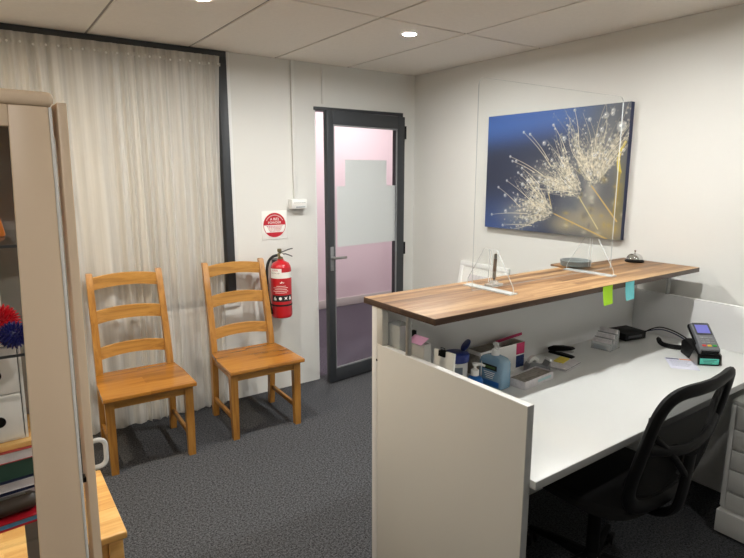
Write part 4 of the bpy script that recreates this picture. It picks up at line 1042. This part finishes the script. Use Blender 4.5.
for k, (mat, h, lab) in enumerate((('book_white', .022, 'white magazine at the bottom of the stack in the cabinet'), ('book_navy', .009, 'thin navy booklet above the lowest white magazine'), ('book_white', .020, 'white magazine between the navy booklets in the cabinet'), ('book_navy', .008, 'thin navy booklet under the dark green book'), ('book_green', .042, 'thick dark green book in the cabinet stack'), ('book_red', .026, 'faded red book on top of the green one in the cabinet'))):
    t = thing('magazine', lab, 'magazine', inC(-.190, .262, zz), .10 + .02 * math.sin(k * 2.4), 'stack of magazines in the cabinet')
    b = MB(); b.bx(-.150, .142 - .004 * (k % 3), -.100, .100, 0, .0012, .0004); b.bx(-.150, .142 - .004 * (k % 3), -.100, .100, h - .0012, h, .0004); b.bx(-.1515, -.150, -.100, .100, 0, h, .0004); b.build('cover', mat, t)
    b = MB(); b.bx(-.1495, .139 - .004 * (k % 3), -.097, .097, .0014, h - .0014, 0); b.build('pages', mat if k in (1, 3, 4) else 'book_white', t)
    zz += h + .0005
t = thing('pine_board', 'small pine board under the white drawer box in the cabinet', 'board', inC(-.200, .262, zz), .06)
b = MB(); b.bx(-.14, .135, -.09, .09, 0, .014, .002); b.build('board_plank', 'pine', t)
zz += .0145
t = thing('drawer_box', 'white two-drawer desktop box with round black finger holes in the cabinet', 'drawer box', inC(-.206, .275, zz), .05)
DHt = 1.205 - zz
b = MB(); b.bx(-.125, .118, -.08, .07, DHt - .006, DHt, .002); b.bx(-.125, -.119, -.08, .07, 0, DHt - .0065, .001); b.bx(.112, .118, -.08, .07, 0, DHt - .0065, .001); b.bx(-.1185, .1115, .064, .07, 0, DHt - .0065, .001); b.bx(-.1185, .1115, -.08, .0635, 0, .004, .001); b.build('case', 'plastic_white', t)
hh = (DHt - .012) / 2
for k in range(2):
    b = MB(); b.bx(-.1165, .1095, -.084, .06, .005 + k * hh, .003 + (k + 1) * hh, .003); dr = b.build('drawer', 'plastic_white', t)
    for x in (.062, -.07):
        b = MB(); b.lathe([(.0005, 0), (.013, 0), (.013, .0012), (.0005, .0012)], (x, -.0842, .005 + k * hh + hh * .42), 24, rot=(PI / 2, 0, 0)); b.build('finger_hole', 'black', dr)

for o in list(COL.objects):
    if o.parent is None and o.get('label') and 'cabinet' in o['label'] and o.get('category') not in ('cabinet', 'chair', 'bench'):
        o.rotation_euler = (Matrix.Rotation(TILT, 3, 'Y') @ Matrix.Rotation(o.rotation_euler.z, 3, 'Z')).to_euler()

# ------------------------------------------------------------------ pale pine bench beyond the cabinet
t = thing('bench', 'low pale pine bench standing beyond the cream cabinet', 'bench', (-3.06, -1.632, 0))
b = MB(); b.bx(-.335, .335, -.238, .238, .424, .450, .006, seg=3); b.build('seat', 'pine', t)
for sx in (-1, 1):
    for sy in (-1, 1):
        b = MB(); b.bx(sx * .30 - .022, sx * .30 + .022, sy * .205 - .022, sy * .205 + .022, 0, .4235, .003); b.build('leg', 'pine', t)
for sy in (-1, 1):
    b = MB(); b.bx(-.277, .277, sy * .205 - .01, sy * .205 + .01, .355, .4235, .002); b.build('apron', 'pine', t)
for sx in (-1, 1):
    b = MB(); b.bx(sx * .30 - .01, sx * .30 + .01, -.182, .182, .355, .4235, .002); b.build('apron', 'pine', t)

# ------------------------------------------------------------------ camera and view
cam = bpy.data.cameras.new('camera'); cam.sensor_fit = 'HORIZONTAL'; cam.sensor_width = 36; cam.lens = 559 / 744 * 36; cam.clip_start = .05
co = bpy.data.objects.new('camera', cam); COL.objects.link(co)
co.location = (-3.019, -3.677, 1.6); co.rotation_euler = (math.radians(90 - 10.68), 0, math.radians(-35.2))
SC.camera = co
wd = bpy.data.worlds.new('world'); SC.world = wd; wd.use_nodes = True
bg = wd.node_tree.nodes['Background']; bg.inputs[0].default_value = (.02, .02, .02, 1); bg.inputs[1].default_value = 1
SC.view_settings.view_transform = 'Standard'; SC.view_settings.look = 'None'; SC.view_settings.exposure = 0.0; SC.view_settings.gamma = 1
SC.view_settings.use_curve_mapping = False
SC.cycles.max_bounces = 10; SC.cycles.transparent_max_bounces = 24; SC.cycles.use_denoising = True
SC.cycles.caustics_reflective = False; SC.cycles.caustics_refractive = False
